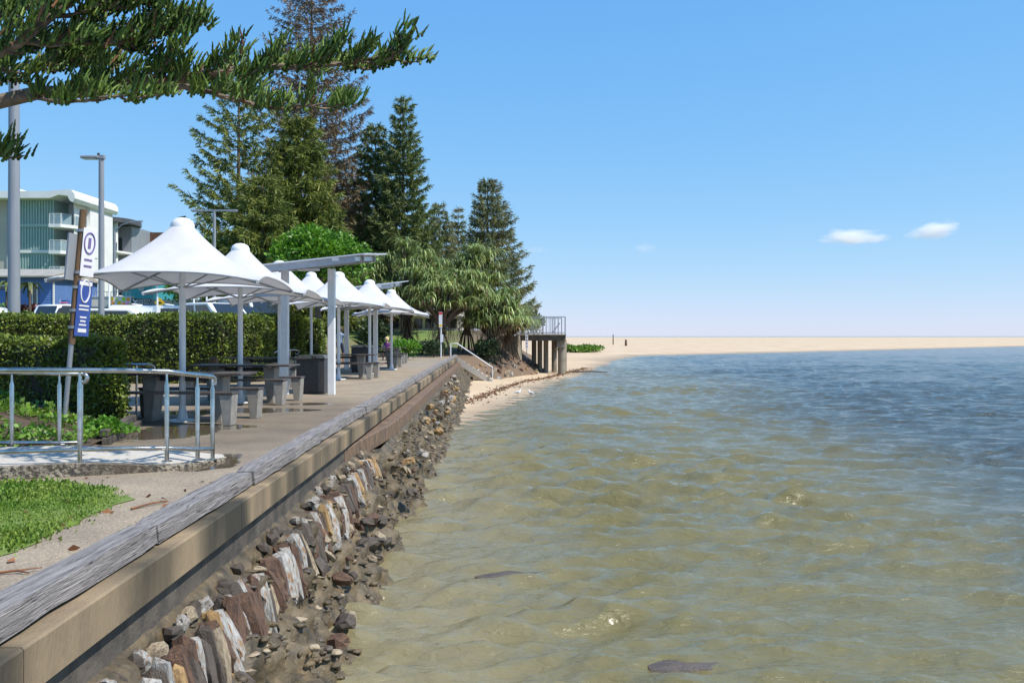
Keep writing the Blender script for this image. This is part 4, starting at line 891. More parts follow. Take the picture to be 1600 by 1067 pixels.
W7(MB().add([(X(-40), 65.2, Zp(432)), (X(91.5), 65.2, Zp(432)), (X(84.5), 69.5, Zp(415)), (X(-40), 69.5, Zp(415)), (X(-40), 65.2, Zp(434)), (X(91.5), 65.2, Zp(434)), (X(88), 73.6, Zp(434)), (X(-40), 73.6, Zp(434))], [(0, 1, 2, 3), (4, 5, 1, 0), (5, 6, 2, 1), (6, 7, 3, 2), (7, 6, 5, 4), (3, 7, 4, 0)]), 'roof', 'tin_roof')
o = W7(bxw(X(53), X(59), 65.88, 65.94, Zp(478), Zp(444)), 'door', 'glass_dark')
for a, b in ((52, 53), (59, 60.3)): W7(bxw(X(a), X(b), 65.84, 65.94, Zp(478), Zp(443)), 'door_frame', 'white_wall', o)
W7(bxw(X(-5), X(12), 65.88, 65.94, Zp(452), Zp(442)), 'window', 'glass_dark'); W7(bxw(X(-6), X(13), 65.85, 65.93, Zp(447), Zp(445)), 'window_sill', 'white_wall')
fl = thing('small_flag', 'small blue flag with red and white cross above the ute', 'flag', (PX(94, 472, 55).x, 55, 1.34)); zf = PX(94, 477, 55).z - 1.34
MB().tube([(0, 0, 0), (0, 0, zf + .35)], .02, 6).build('staff', 'white_paint', fl)
V, Fq = grid(np.linspace(0, .55, 9), np.linspace(0, .3, 4), lambda x, y: 0 * x); V = np.column_stack([V[:, 0], .05 * np.sin(V[:, 0] * 14), zf + V[:, 1]]); o = npmesh('cloth', V, Fq, 'sign_blue', fl)
for dz, m, w in ((.15, 'sign_white', .09), (.15, 'red_paint', .05)): MB().bar((.02, -.06 - (.004 if w < .08 else 0), zf + dz), (.53, -.06 - (.004 if w < .08 else 0), zf + dz), .004, w).build('stripe', m, o)

# beach kiosk at the far end of the promenade
D = 92.0; X = lambda px, d=92.0: (px - 800) * d / F; Zp = lambda py, d=92.0: HC + (525 - py) * d / F
ks = thing('kiosk_building', 'low pavilion with grey roof and white fascia behind the pandanus trees', 'building', (X(600), D, 1.8)); W8 = lambda mb, n, m, p=ks, **k: mb.build(n, m, p, True, **k)
W8(bxw(X(502), X(716), D, D + 9, 1.2, Zp(492)), 'wall', 'cream_wall'); W8(bxw(X(498), X(720), D - 1.6, D + 10, Zp(494), Zp(491)), 'fascia', 'white_wall')
W8(MB().extr([(D - 1.6, Zp(491)), (D + 10, Zp(491)), (D + 5, Zp(472)), (D + 3, Zp(472))], 'x', X(498), X(720)), 'roof', 'tin_roof')
W8(bxw(X(529), X(558), D - .06, D - .005, 1.6, Zp(495)), 'opening', 'charcoal')
for a in range(575, 712, 18): W8(bxw(X(a), X(a + 13), D - .06, D - .005, Zp(513), Zp(498)), 'window', 'glass_dark')
rb = thing('red_banner_stand', 'pair of red banner panels on a dark stand at the kiosk', 'banner', (X(545), D - 2, 2.0))
for a, b, y0, y1 in ((534, 539.5, 497, 511), (546, 556.5, 497, 513.5)): o = W8(bxw(X(a), X(b), D - 2.05, D - 2, Zp(y1), Zp(y0)), 'banner_panel', 'red_paint', rb); W8(bxw(X(a), X(b), D - 1.98, D - 1.93, Zp(y0) - .02, Zp(y0) + .06), 'top_bar', 'charcoal', o)
W8(bxw(X(547), X(557), D - 1.99, D - 1.2, 1.7, Zp(513.5)), 'stand', 'charcoal', rb)

# ---------------------------------------------------------------- pier
pr = thing('jetty', 'short concrete jetty on round columns with a steel balustrade', 'jetty', (2.5, 73, -1.2)); W9 = lambda mb, n, m, p=pr, **k: mb.build(n, m, p, True, **k)
D = 72.0; X = lambda px, d=72.0: (px - 800) * d / F; zd = HC + (525 - 524.0) * 72 / F
W9(bxw(X(809), X(884), 72, 77, zd - .42, zd), 'deck', 'pier_dark'); W9(bxw(X(806), X(884.5), 71.85, 77.1, zd, zd + .1), 'deck_edge', 'pier_concrete')
W9(bxw(X(870), X(883), 72.2, 76.8, zd - .95, zd - .42), 'headstock', 'pier_concrete')
for px, dd, r_ in ((877.5, 72.6, .30), (866, 74.6, .22), (853, 73.6, .2), (843.5, 74.4, .2), (834.5, 75.2, .2), (880, 76.2, .3)): W9(MB().tube([((px - 800) * dd / F, dd, -2.0), ((px - 800) * dd / F, dd, zd - .42)], r_, 14), 'column', 'pier_concrete', smooth=True)
W9(MB().prism([(X(779), 72.0), (X(809), 71.4), (X(815.5), 72.3), (X(815.5), 76), (X(779), 77)], -1.0, zd - .02), 'abutment', 'pier_concrete')
h = 1.36
def bal(a, b, n):
    a, b = Vector(a), Vector(b); W9(MB().bar(a + Vector((0, 0, h)), b + Vector((0, 0, h)), .06, .06), 'balustrade_rail', 'galv'); W9(MB().bar(a + Vector((0, 0, .12)), b + Vector((0, 0, .12)), .05, .05), 'balustrade_rail', 'galv')
    for i in range(n + 1): p = a + (b - a) * i / n; W9(MB().bar(p, p + Vector((0, 0, h)), .07 if i % 3 == 0 else .035, .07 if i % 3 == 0 else .035, (0, 1, 0)), 'baluster', 'galv')
bal((X(797), 72.0, zd + .1), (X(883), 72.0, zd + .1), 15); bal((X(883), 72.1, zd + .1), (X(883) + .3, 77.0, zd + .1), 9); bal((X(820), 77, zd + .1), (X(883), 77.05, zd + .1), 12)
W9(MB().bar((X(864), 73, zd + .2), (X(876), 73.2, zd + 1.0), .07, .07), 'brace', 'galv')
for x_ in (X(778), X(797)): W9(MB().bar((x_, 72, zd - .05), (x_, 72, zd + h + .1), .09, .09, (0, 1, 0)), 'baluster', 'galv')
W9(MB().bar((X(772), 72, zd + .9), (X(797), 72, zd + .9), .05, .05), 'balustrade_rail', 'galv')
tg = thing('tide_board', 'white marker board on a post before the jetty', 'sign', PX(823, 553, 68)[:])
MB().box((0, 0, .9), (.06, .06, 2.4)).build('post', 'galv', tg); o = MB().box((0, -.05, 1.05), (.2, .02, 1.4)).build('board', 'sign_white', tg)
for k in range(5): MB().box((0, -.063, .55 + k * .24), (.1, .006, .09)).build('mark', 'sign_mark', o)

# stairs to the beach
st = thing('beach_stairs', 'concrete beach steps with a white handrail at the promenade end', 'stairs', (-3.4, 60.5, -1))
for k in range(9): MB().box((-3.72 + .30 * k + .15, 59.6, -.09 - .185 * k - .3), (.31, 1.5, .6)).build('step', 'cream_block', st, True)
MB().add([(-3.85, 58.72, .05), (-3.55, 58.72, .05), (-1.0, 58.72, -1.62), (-1.0, 58.72, -1.95), (-3.85, 58.72, -.25), (-3.85, 58.85, .05), (-3.55, 58.85, .05), (-1.0, 58.85, -1.62), (-1.0, 58.85, -1.95), (-3.85, 58.85, -.25)],
         [(0, 1, 2, 3, 4), (9, 8, 7, 6, 5), (0, 5, 6, 1), (1, 6, 7, 2), (2, 7, 8, 3), (3, 8, 9, 4), (4, 9, 5, 0)]).build('stringer', 'ramp_top', st, True)
MB().tube([(-3.95, 58.6, .02), (-3.95, 58.6, .92), (-3.55, 58.6, .93), (-1.25, 58.6, -.62), (-1.25, 58.6, -1.75)], .035, 8).build('handrail', 'white_paint', st, True)
ws = thing('warning_sign', 'slim white warning sign post at the top of the beach steps', 'sign', (PX(689, 553, 59).x, 59, 0))
MB().tube([(0, 0, 0), (0, 0, 2.9)], .04, 8).build('post', 'white_paint', ws)
o = MB().box((-.02, -.06, 2.45), (.22, .02, 1.0)).build('plate', 'sign_white', ws); MB().box((-.02, -.073, 2.86), (.2, .006, .14)).build('red_band', 'red_paint', o); MB().box((-.02, -.073, 2.08), (.2, .006, .12)).build('yellow_band', 'sign_yellow', o); MB().box((.06, -.06, 1.25), (.2, .02, .5)).build('plate', 'sign_white', ws)

# ---------------------------------------------------------------- vegetation builders
def tuft_template(n, L, w, spread, seed, up=.5):
    r = np.random.default_rng(seed); d = unit(r.normal(size=(n, 3)) * spread + [0, .55, up]); V, Fq = [], []
    rm = frames(d)
    return scatter(np.array([(-w / 2, 0, 0), (w / 2, 0, 0), (w * .35, L, 0), (-w * .35, L, 0)], float), np.array([(0, 1, 2, 3)]), rm, np.zeros((n, 3)) + d * .03, r.uniform(.65, 1.1, n))
def norfolk(name, label, px, D, ptop, zb, Rb, m='pine_green', whorls=24, nb=6, dens=1.0, tuft=.5, first=.14, power=.9, upc=.25, seed=1, trunk=None, droop=.1, blades=9, skew=0.0, spread=.22, bw=.13):
    r = np.random.default_rng(seed); x = (px - 800) * D / F; H = HC + (525 - ptop) * D / F - zb
    t = thing(name, label, 'tree', (x, D, zb), group='tall coastal pines')
    MB().tube([(0, 0, -.3), (0, 0, H * .5), (0, 0, H * .98)], [trunk or H * .016, (trunk or H * .016) * .65, .03], 10).build('trunk', 'bark', t, smooth=True)
    lim = MB(); TP = []; TD = []; TS = []
    for w in range(whorls):
        f = first + (1 - first) * (w + r.uniform(-.3, .3)) / whorls; f = min(f, .985); z = H * f
        L0 = Rb * (1 - (f - first) / (1 - first)) ** power + .25
        for b in range(nb):
            a = 2 * math.pi * (b + w * .37) / nb + r.uniform(-.25, .25); L = L0 * r.uniform(.72, 1.12) * (1 + skew * math.cos(a))
            ca, sa = math.cos(a), math.sin(a); k = 7; P = []
            for i in range(k):
                u = i / (k - 1); P.append((ca * L * u, sa * L * u, z + L * (-droop * math.sin(u * 2.4) + upc * u * u)))
            lim.tube(P, [max(.014, .028 * L * .35 * (1 - i / k)) for i in range(k)], 4, False)
            P = np.array(P); nt = max(3, int(L * 3.4 * dens / max(.35, tuft)))
            for j in range(nt):
                u = .22 + .78 * (j + r.random()) / nt if L > 1.5 else r.uniform(.2, 1); q = u * (k - 1); i0 = min(int(q), k - 2); p = P[i0] + (P[i0 + 1] - P[i0]) * (q - i0)
                side = r.uniform(-1, 1) * L * spread * (1.25 - u); p = p + np.array([-sa * side, ca * side, r.normal() * .05])
                TP.append(p); TD.append((ca + r.normal() * .35 - sa * side * .5, sa + r.normal() * .35 + ca * side * .5, .35 + r.normal() * .2)); TS.append(tuft * r.uniform(.7, 1.25) * (.75 + .35 * (1 - f)))
    lim.build('limbs', 'bark', t)
    TP = np.array(TP); TD = unit(np.array(TD)); TS = np.array(TS); parts = []
    for v_ in range(5):
        s = np.arange(len(TP)) % 5 == v_; TV, TF = tuft_template(blades, 1.0, bw, .42, seed * 10 + v_); parts.append(scatter(TV, TF, frames(TD[s], up=(0, 0, -1)), TP[s], TS[s]))
    V, Fq = merge(parts); npmesh('crown', V, Fq, m, t)
    return t
norfolk('norfolk_pine', 'open layered Norfolk pine with visible trunk, leftmost of the tall pines', 373, 70, 92, 1.4, 5.0, 'pine_green', 23, 6, .62, .5, .24, .5, .34, 1, .25, blades=14, spread=.08)
norfolk('norfolk_pine', 'tallest pine with thin brownish crown, cut off by the top edge', 487, 84, -75, 1.6, 6.2, 'pine_brown', 32, 7, .75, .55, .25, .42, .32, 2, .42, spread=.2)
norfolk('norfolk_pine', 'dense green pine in front of the tallest brownish one', 468, 72, 172, 1.5, 4.3, 'pine_green', 28, 8, 1.5, .6, .05, .5, .12, 3, .3, blades=11)
norfolk('norfolk_pine', 'dense low pine behind the bright green tree', 410, 66, 268, 1.5, 4.2, 'pine_green', 18, 8, 1.4, .6, .05, .5, .05, 4, .25, blades=11)
norfolk('norfolk_pine', 'pointed conical pine right of centre of the tree group', 630, 82, 145, 1.8, 3.6, 'pine_dark', 32, 7, 1.05, .55, .10, .75, .34, 5, .25, blades=13, spread=.16)
norfolk('norfolk_pine', 'narrower pine just left of the pointed conical one', 587, 84, 188, 1.8, 2.9, 'pine_dark', 28, 7, 1.1, .55, .10, .45, .3, 6, .22, blades=13, spread=.16)
norfolk('norfolk_pine', 'dark filler pine between the bright tree and the conical pine', 540, 90, 250, 1.8, 4.2, 'pine_brown', 22, 7, 1.1, .65, .05, .5, .2, 7, .28)
norfolk('norfolk_pine', 'rightmost tall pine above the pandanus against the sky', 762, 112, 274, 1.9, 5.2, 'pine_blue', 26, 8, .95, .62, .06, .6, .24, 8, .28, blades=11, skew=.2)
norfolk('norfolk_pine', 'small distant pine between two others over the pandanus', 716, 125, 322, 1.9, 3.0, 'pine_blue', 22, 7, 1.0, .7, .10, .8, .25, 9, .2)
norfolk('norfolk_pine', 'half hidden distant pine right of the conical pine', 686, 118, 316, 1.9, 3.6, 'pine_blue', 24, 7, 1.1, .7, .10, .55, .25, 10, .22)

def bush(name, label, c, rad, zb, N, leaf, m, cat='shrub', trunk=None, lumps=14, seed=1, group=None, flat=.0):
    r = np.random.default_rng(seed); t = thing(name, label, cat, (c[0], c[1], zb), group=group); cz = c[2] - zb
    L = unit(r.normal(size=(lumps, 3))) * r.uniform(.35, .72, (lumps, 1)); L[:, 2] = np.abs(L[:, 2]) * .9 - .15 * (1 - flat)
    rs = r.uniform(.32, .55, lumps); k = r.integers(0, lumps, N); d = unit(r.normal(size=(N, 3))); d[:, 2] = np.where(r.random(N) < .75, np.abs(d[:, 2]), d[:, 2])
    P = (L[k] + d * (rs[k] * r.uniform(.72, 1.08, N))[:, None]) * np.array(rad) + [0, 0, cz]
    P[:, 2] = np.maximum(P[:, 2], .03)
    V, Fq = scatter(LEAF[0], LEAF[1], frames(unit(d * .6 + r.normal(size=(N, 3)) * .7 + [0, 0, .15])), P, leaf * r.uniform(.6, 1.3, N))
    npmesh('crown' if trunk else 'leaves', V, Fq, m, t)
    mb = MB(); th = trunk or .04
    mb.tube([(0, 0, -.2), (0, 0, cz * .6), (.1, 0, cz)], [th, th * .8, th * .4], 8)
    for q in range(min(lumps, 9)): e = L[q] * np.array(rad) * .8 + [0, 0, cz]; mb.tube([(0, 0, cz * .45), tuple(e * [.5, .5, .8]), tuple(e)], [th * .5, th * .35, th * .15], 5)
    mb.build('trunk' if trunk else 'stems', 'bark', t); return t
p = PX(497, 392, 58); bush('broadleaf_tree', 'rounded bright lime green tree behind the umbrellas', (p.x, 58, p.z - .6), (2.9, 2.6, 2.7), 1.3, 15000, .26, 'leaf_bright', 'tree', .22, 26, 3)
p = PX(285, 455, 60); bush('broadleaf_tree', 'small green street tree seen under the second umbrella', (p.x, 60, p.z), (1.5, 1.3, 1.3), 1.3, 3500, .2, 'leaf_bright', 'tree', .1, 12, 4)
p = PX(322, 395, 64); bush('broadleaf_tree', 'mid green leafy tree at the foot of the leftmost pine', (p.x, 64, p.z - .3), (1.7, 1.6, 1.6), 1.3, 3500, .25, 'shrub_leaf', 'tree', .12, 12, 14)
p = PX(327, 467, 56); bush('topiary_tree', 'tiny round topiary behind the white wagon', (p.x, 56, p.z), (.6, .6, .8), 1.3, 900, .14, 'shrub_leaf', 'tree', .06, 6, 5)
bush('shrub', 'lime tipped round shrub behind the farthest table', (-6.2, 52.5, .55), (1.3, 1.0, .85), 0, 3000, .13, 'leaf_bright', seed=6)
bush('shrub', 'dark green shrub under the pandanus beside the sign post', (-5.2, 60.3, .5), (1.3, .9, .8), 0, 2200, .15, 'shrub_dark', seed=7)
bush('shrub', 'round dark shrub at the edge of the bank below the pandanus', (-1.75, 64.5, .25), (1.0, 1.0, 1.5), -.6, 4200, .14, 'shrub_dark', seed=8)
bush('shrub', 'large shadowed shrub behind the farthest umbrella', (-9.5, 62.5, 1.2), (1.6, 1.3, 1.6), 0, 3000, .2, 'shrub_dark', seed=9)
bush('shrub', 'green bush behind the person walking by the kiosk', (-12.2, 78, 2.3), (1.3, 1.2, 1.0), 1.2, 2000, .18, 'shrub_leaf', seed=10)
bush('shrub', 'green bush against the blue house at the left edge', (PX(8, 470, 60).x, 60, 2.6), (1.5, 1.0, 1.6), 1.3, 2200, .18, 'cover_leaf', seed=11)
bush('shrub', 'dark red leafed plant in front of the blue house', (PX(52, 470, 59).x, 59, 2.9), (.95, .7, .8), 1.3, 1100, .22, 'cordyline', seed=12)
bush('shrub', 'green bush at the foot of the red leafed plant', (PX(40, 482, 57).x, 57, 2.3), (1.3, .8, .9), 1.3, 1600, .16, 'shrub_leaf', seed=13)
bush('shrub', 'dark weathered coastal bush sloping down behind the jetty', (1.0, 97, 2.6), (2.2, 5, 2.6), 0, 5000, .3, 'pine_blue', seed=15, lumps=18)
bush('shrub', 'coastal bush nearest the pandanus behind the jetty', (-2.2, 92, 3.2), (2.6, 4, 3.1), .5, 4500, .3, 'shrub_dark', seed=16, lumps=18)
for i, (px, D, w) in enumerate(((892, 150, 2.6), (908, 152, 3.0), (922, 155, 2.0))):
    x = (px - 800) * D / F; bush('dune_plant', 'low green dune plant beyond the jetty, %s of three' % ('leftmost', 'middle', 'rightmost')[i], (x, D, -.85), (w, 3, .75), -1.15, 1500, .4, 'cover_leaf', 'plant', seed=20 + i, group='dune plants on the sand')
def palm(label, px, D, ptop, seed):
    r = np.random.default_rng(seed); p = PX(px, ptop, D); t = thing('palm', label, 'palm', (p.x, D, 1.3)); h = p.z - 1.3
    MB().tube([(0, 0, 0), (.05, 0, h)], [.12, .07], 8).build('trunk', 'bark', t); mb = MB()
    for k in range(16):
        a = r.uniform(0, 6.28); L = r.uniform(.8, 1.3); c, s = math.cos(a), math.sin(a); up = r.uniform(.2, .9)
        for i in range(5):
            u0, u1 = i / 5, (i + 1) / 5; f = lambda u: Vector((c * L * u, s * L * u, h + L * (up * u - 1.1 * u * u))); w0, w1 = .16 * (1 - u0 * .8), .16 * (1 - u1 * .8)
            mb.add([f(u0) + Vector((-s, c, 0)) * w0, f(u0) - Vector((-s, c, 0)) * w0, f(u1) - Vector((-s, c, 0)) * w1, f(u1) + Vector((-s, c, 0)) * w1], [(0, 1, 2, 3)])
    mb.build('fronds', 'palm_leaf', t)
palm('small yellowish palm left of the thick pole before the blue house', 10, 58, 444, 1); palm('small yellowish palm right of the thick pole before the blue house', 46, 58, 444, 2)

# pandanus
def strap(L, w, seg, bend):
    V = []; p = np.zeros(3); a = 0.25
    for i in range(seg + 1):
        u = i / seg; ww = w * (1 - u) ** .6 if i < seg else .004
        V += [(-ww / 2, p[1], p[2] + ww * .18), (ww / 2, p[1], p[2] + ww * .18)]
        a -= bend / seg * (.5 + u); p = p + np.array([0, math.cos(a + .75), math.sin(a + .75)]) * L / seg
    return np.array(V), np.array([(2 * i, 2 * i + 1, 2 * i + 3, 2 * i + 2) for i in range(seg)])
def zrot(a): c, s = np.cos(a), np.sin(a); z = np.zeros_like(a); return np.stack([np.stack([c, -s, z], -1), np.stack([s, c, z], -1), np.stack([z, z, z + 1], -1)], 1)
def pandanus(label, x, y, zb, heads, seed, hw):
    r = np.random.default_rng(seed); t = thing('pandanus', label, 'pandanus', (x, y, zb), group='pandanus trees at the promenade end')
    mb = MB(); parts = {'pandan': [], 'pandan_yellow': [], 'pandan_dry': []}
    for k in range(9): a = k * .7 + r.uniform(-.2, .2); q = r.uniform(.5, 1.0); mb.tube([(0, 0, 1.7 + r.uniform(-.3, .3)), (math.cos(a) * q * .6, math.sin(a) * q * .6, .8), (math.cos(a) * q, math.sin(a) * q, -.3)], [.06, .05, .06], 5)
    mb.tube([(0, 0, 1.0), (0, 0, hw * .6)], [.17, .15], 8)
    for (hx, hy, hz) in heads:
        e = np.array([hx, hy, hz - .35]); mb.tube([(0, 0, hw * .45), (hx * .45, hy * .45, hw * .55 + (hz - hw * .55) * .35), tuple(e)], [.14, .11, .08], 6)
        for mname, n, L0, b0, b1 in (('pandan', 50, 1.65, 1.6, 3.2), ('pandan_yellow', r.integers(2, 9), 1.1, 3.0, 3.8), ('pandan_dry', r.integers(3, 9), 1.0, 3.4, 4.2)):
            for g in range(3):
                kk = int(n) // 3 + 1; TV, TF = strap(L0 * r.uniform(.85, 1.15), .10, 6, r.uniform(b0, b1)); parts[mname].append(scatter(TV, TF, zrot(r.uniform(0, 6.28, kk)), e + r.normal(size=(kk, 3)) * [.07, .07, .12], r.uniform(.75, 1.15, kk)))
    mb.build('trunk', 'bark', t)
    for mname, pt in parts.items():
        V, Fq = merge(pt); npmesh({'pandan': 'crown', 'pandan_yellow': 'yellow_leaves', 'pandan_dry': 'dry_leaves'}[mname], V, Fq, mname, t)
    n = 170; a = r.uniform(0, 6.28, n); TV, TF = strap(1.5, .07, 5, 3.5)
    V, Fq = scatter(TV, TF, zrot(a), np.column_stack([np.cos(a) * .18, np.sin(a) * .18, r.uniform(.9, 2.3, n)]), r.uniform(.7, 1.15, n)); npmesh('dry_leaf_skirt', V, Fq, 'pandan_dry', t)
def cloudheads(n, c, rad, seed):
    r = np.random.default_rng(seed); out = []
    while len(out) < n:
        d = unit(r.normal(size=3)) * r.uniform(.55, 1.0); d[2] = abs(d[2]) * 1.25 - .5; q = np.array(c) + d * np.array(rad)
        if all(np.linalg.norm(q - o) > .62 for o in out): out.append(q)
    return out
pandanus('pandanus with blue green crown at the left of the group', -7.6, 66, .25, cloudheads(32, (-.2, 0, 5.9), (3.1, 2.2, 2.8), 1), 1, 4.8)
pandanus('pandanus half hidden behind the farthest umbrellas', -10.0, 68.0, .4, cloudheads(20, (.2, 0, 4.9), (2.1, 1.8, 2.6), 6), 6, 4.2)
pandanus('pandanus with yellow hanging leaves in the middle of the group', -4.9, 63.5, .1, cloudheads(30, (.3, 0, 4.8), (2.8, 2.0, 2.6), 2), 2, 4.0)
pandanus('tall pandanus standing higher at the back right of the group', -3.4, 68.5, .5, cloudheads(22, (.9, 0, 6.2), (1.9, 1.6, 2.5), 3), 3, 5.2)
pandanus('low pandanus leaning over the bank at the right of the group', -1.5, 66.0, -.2, cloudheads(25, (.3, 0, 3.8), (2.3, 1.8, 2.2), 4), 4, 3.2)
pandanus('smallest pandanus nearest the jetty', -.3, 69.5, -.1, cloudheads(10, (.5, 0, 3.0), (1.5, 1.4, 1.3), 5), 5, 2.6)
# bank rocks
for k in range(60):
    y = rnd.uniform(59.5, 76); fx = np.interp(y, [59, 63, 70, 77], [-1.7, -.2, 1.9, 3.2]); u = rnd.uniform(-.1, 1.6)
    o = link('bank_rock', SM[rnd.choice(kinds), rnd.randrange(5)], None, park, (fx - u, y, float(park_z(np.array([fx - u]), np.array([y]))[0]) + .04), [rnd.uniform(0, 3) for _ in range(3)]); s_ = rnd.uniform(.15, .5); o.scale = (s_, s_ * .8, s_ * .6)

# ---------------------------------------------------------------- near pine: trunk off frame, limbs reaching across the top left
np_ = thing('foreground_pine', 'near Norfolk pine whose limbs reach in from the top left corner', 'tree', (-9.6, 7.6, 0))
MB().tube([(-9.6, 7.6, -.2), (-9.6, 7.6, 6), (-9.5, 7.6, 14)], [.45, .38, .2], 14).build('trunk', 'bark_near', np_, True, smooth=True)
CV = []; Nn = 7                                          # a rope-like branchlet: jagged tapered cord curving up
for i in range(Nn + 1):
    u = i / Nn; rr_ = (.047 if i % 2 else .034) * (1 - .55 * u) if i < Nn else .012
    for j in range(5): a = 2 * math.pi * j / 5 + i * .5; CV.append((rr_ * math.cos(a), u, rr_ * math.sin(a) + .07 * u * u))
CV = np.array(CV); CF = np.array([(i * 5 + j, i * 5 + (j + 1) % 5, (i + 1) * 5 + (j + 1) % 5, (i + 1) * 5 + j) for i in range(Nn) for j in range(5)])
limbs = []; cords = [[], [], []]; r = np.random.default_rng(77)
def path_pt(P, u): q = u * (len(P) - 1); i = min(int(q), len(P) - 2); return P[i] + (P[i + 1] - P[i]) * (q - i)
def cluster(p, d, n, L, up=1.0):
    d = np.array(d); T = np.array(p) + r.normal(size=(n, 3)) * .028 + np.outer(r.uniform(-.10, .08, n), d); D_ = unit(d * .40 + r.normal(size=(n, 3)) * .26 + [0, 0, up * 1.1]); cords[0].append(T); cords[1].append(D_); cords[2].append(L * r.uniform(.6, 1.15, n))
def limb(P, r0, r1, nb, Lb, name='limb', bare=.0, clus=13, CL=.155):
    P = [np.array(p, float) for p in P]; k = 14
    S = [path_pt(P, i / k) + (r.normal(size=3) * .012 if 0 < i < k else 0) for i in range(k + 1)]
    MB().tube(S, [r0 + (r1 - r0) * i / k for i in range(k + 1)], 9).build(name, 'bark_near', np_, True, smooth=True)
    tw = MB()
    for b in range(nb):
        u = bare + (1 - bare) * (b + r.random()) / nb; p = path_pt(P, u); ax_ = unit(path_pt(P, min(1, u + .05)) - path_pt(P, max(0, u - .05))); s = 1 if b % 2 else -1
        d = unit(ax_ * r.uniform(.6, 1.1) + s * np.array([-ax_[1], ax_[0], 0]) * r.uniform(.4, 1.0) + [0, 0, r.uniform(-.35, .55)]); L = Lb * r.uniform(.5, 1.3) * (1 - .35 * u)
        Q = [p + d * L * v + np.array([0, 0, -.10 * L * math.sin(v * 2.6) + .20 * L * v * v]) for v in np.linspace(0, 1, 6)]
        tw.tube([tuple(q) for q in Q], [.016 - .0018 * i for i in range(6)], 5, False)
        for v in np.linspace(.42, 1, max(3, int(L / .13))): cluster(path_pt(Q, v), d, clus, CL)
    cluster(P[-1], unit(P[-1] - P[-2]), 16, CL * 1.1)
    tw.build('twigs', 'bark_near', np_, True)['kind'] = 'stuff'
pp = lambda px, py, D: tuple(PX(px, py, D))
limb([(-9.6, 7.6, 3.6), pp(-180, 185, 8.2), pp(0, 155, 8.6), pp(110, 143, 8.8), pp(210, 128, 9.0), pp(300, 116, 9.2), pp(400, 110, 9.3), pp(480, 103, 9.4), pp(560, 98, 9.5), pp(610, 86, 9.5)], .085, .014, 40, .62, bare=.28)
limb([pp(250, 128, 9.1), pp(320, 145, 9.0), pp(380, 160, 8.9), pp(450, 170, 8.8), pp(540, 160, 8.7)], .03, .010, 16, .45, clus=8)
limb([pp(40, 152, 8.6), pp(100, 160, 8.4), pp(170, 152, 8.3), pp(250, 150, 8.3)], .022, .008, 8, .3, clus=7)
limb([(-9.6, 7.6, 4.2), pp(-150, 120, 7.8), pp(-20, 95, 8.0), pp(30, 62, 8.1), pp(85, 25, 8.2), pp(150, -30, 8.3)], .06, .03, 14, .7, bare=.3)
limb([pp(40, 66, 8.2), pp(120, 66, 8.5), pp(190, 65, 8.7), pp(250, 55, 8.9), pp(285, 42, 9.0)], .028, .010, 22, .5)
limb([pp(88, 26, 8.3), pp(150, 20, 8.5), pp(205, 10, 8.6), pp(245, -4, 8.7)], .022, .009, 12, .5)
limb([pp(-60, 110, 9.0), pp(20, 110, 9.2), pp(90, 98, 9.4), pp(140, 92, 9.6)], .022, .009, 14, .5)
limb([pp(-80, 40, 8.8), pp(-10, 30, 9.0), pp(60, 5, 9.2), pp(120, -15, 9.4)], .025, .009, 14, .55)
limb([pp(-60, 245, 8.5), pp(-20, 243, 8.6), pp(5, 240, 8.6)], .015, .007, 5, .25, clus=7)
for k, (a, z, L) in enumerate(((-.15, 6.0, 6.2), (.35, 6.6, 6.4), (.75, 7.3, 6.6), (1.0, 8.3, 7.2), (.55, 8.9, 6.6), (.2, 9.4, 6), (1.3, 9.8, 6.4), (.9, 10.4, 5.6), (.5, 11.2, 5))):   # higher limbs above the frame
    c_, s_ = math.cos(a), math.sin(a); limb([(-9.6, 7.6, z), (-9.6 + c_ * L * .5, 7.6 + s_ * L * .5, z - .1), (-9.6 + c_ * L, 7.6 + s_ * L, z + .5)], .07, .015, 26, 1.25, bare=.2, clus=7, CL=.24)
T = np.concatenate(cords[0]); Dn = np.concatenate(cords[1]); S_ = np.concatenate(cords[2])
sc = np.column_stack([np.full(len(S_), .17) * .95, S_, np.full(len(S_), .17)])
Rm = frames(Dn, up=(0, 0, -1)); V = np.einsum('nij,nvj->nvi', Rm, CV[None] * np.column_stack([np.full(len(S_), .36), S_, np.full(len(S_), .36)])[:, None, :]) + T[:, None, :]
Fq = (np.arange(len(T))[:, None, None] * len(CV) + CF[None]).reshape(-1, 4); br = r.random(len(T)) < .035; rep = np.repeat(br, len(CF))
npmesh('crown', V.reshape(-1, 3), Fq[~rep], 'needle_near', np_, True, off=np_.location); npmesh('dead_needles', V.reshape(-1, 3), Fq[rep], 'needle_brown', np_, True, off=np_.location)

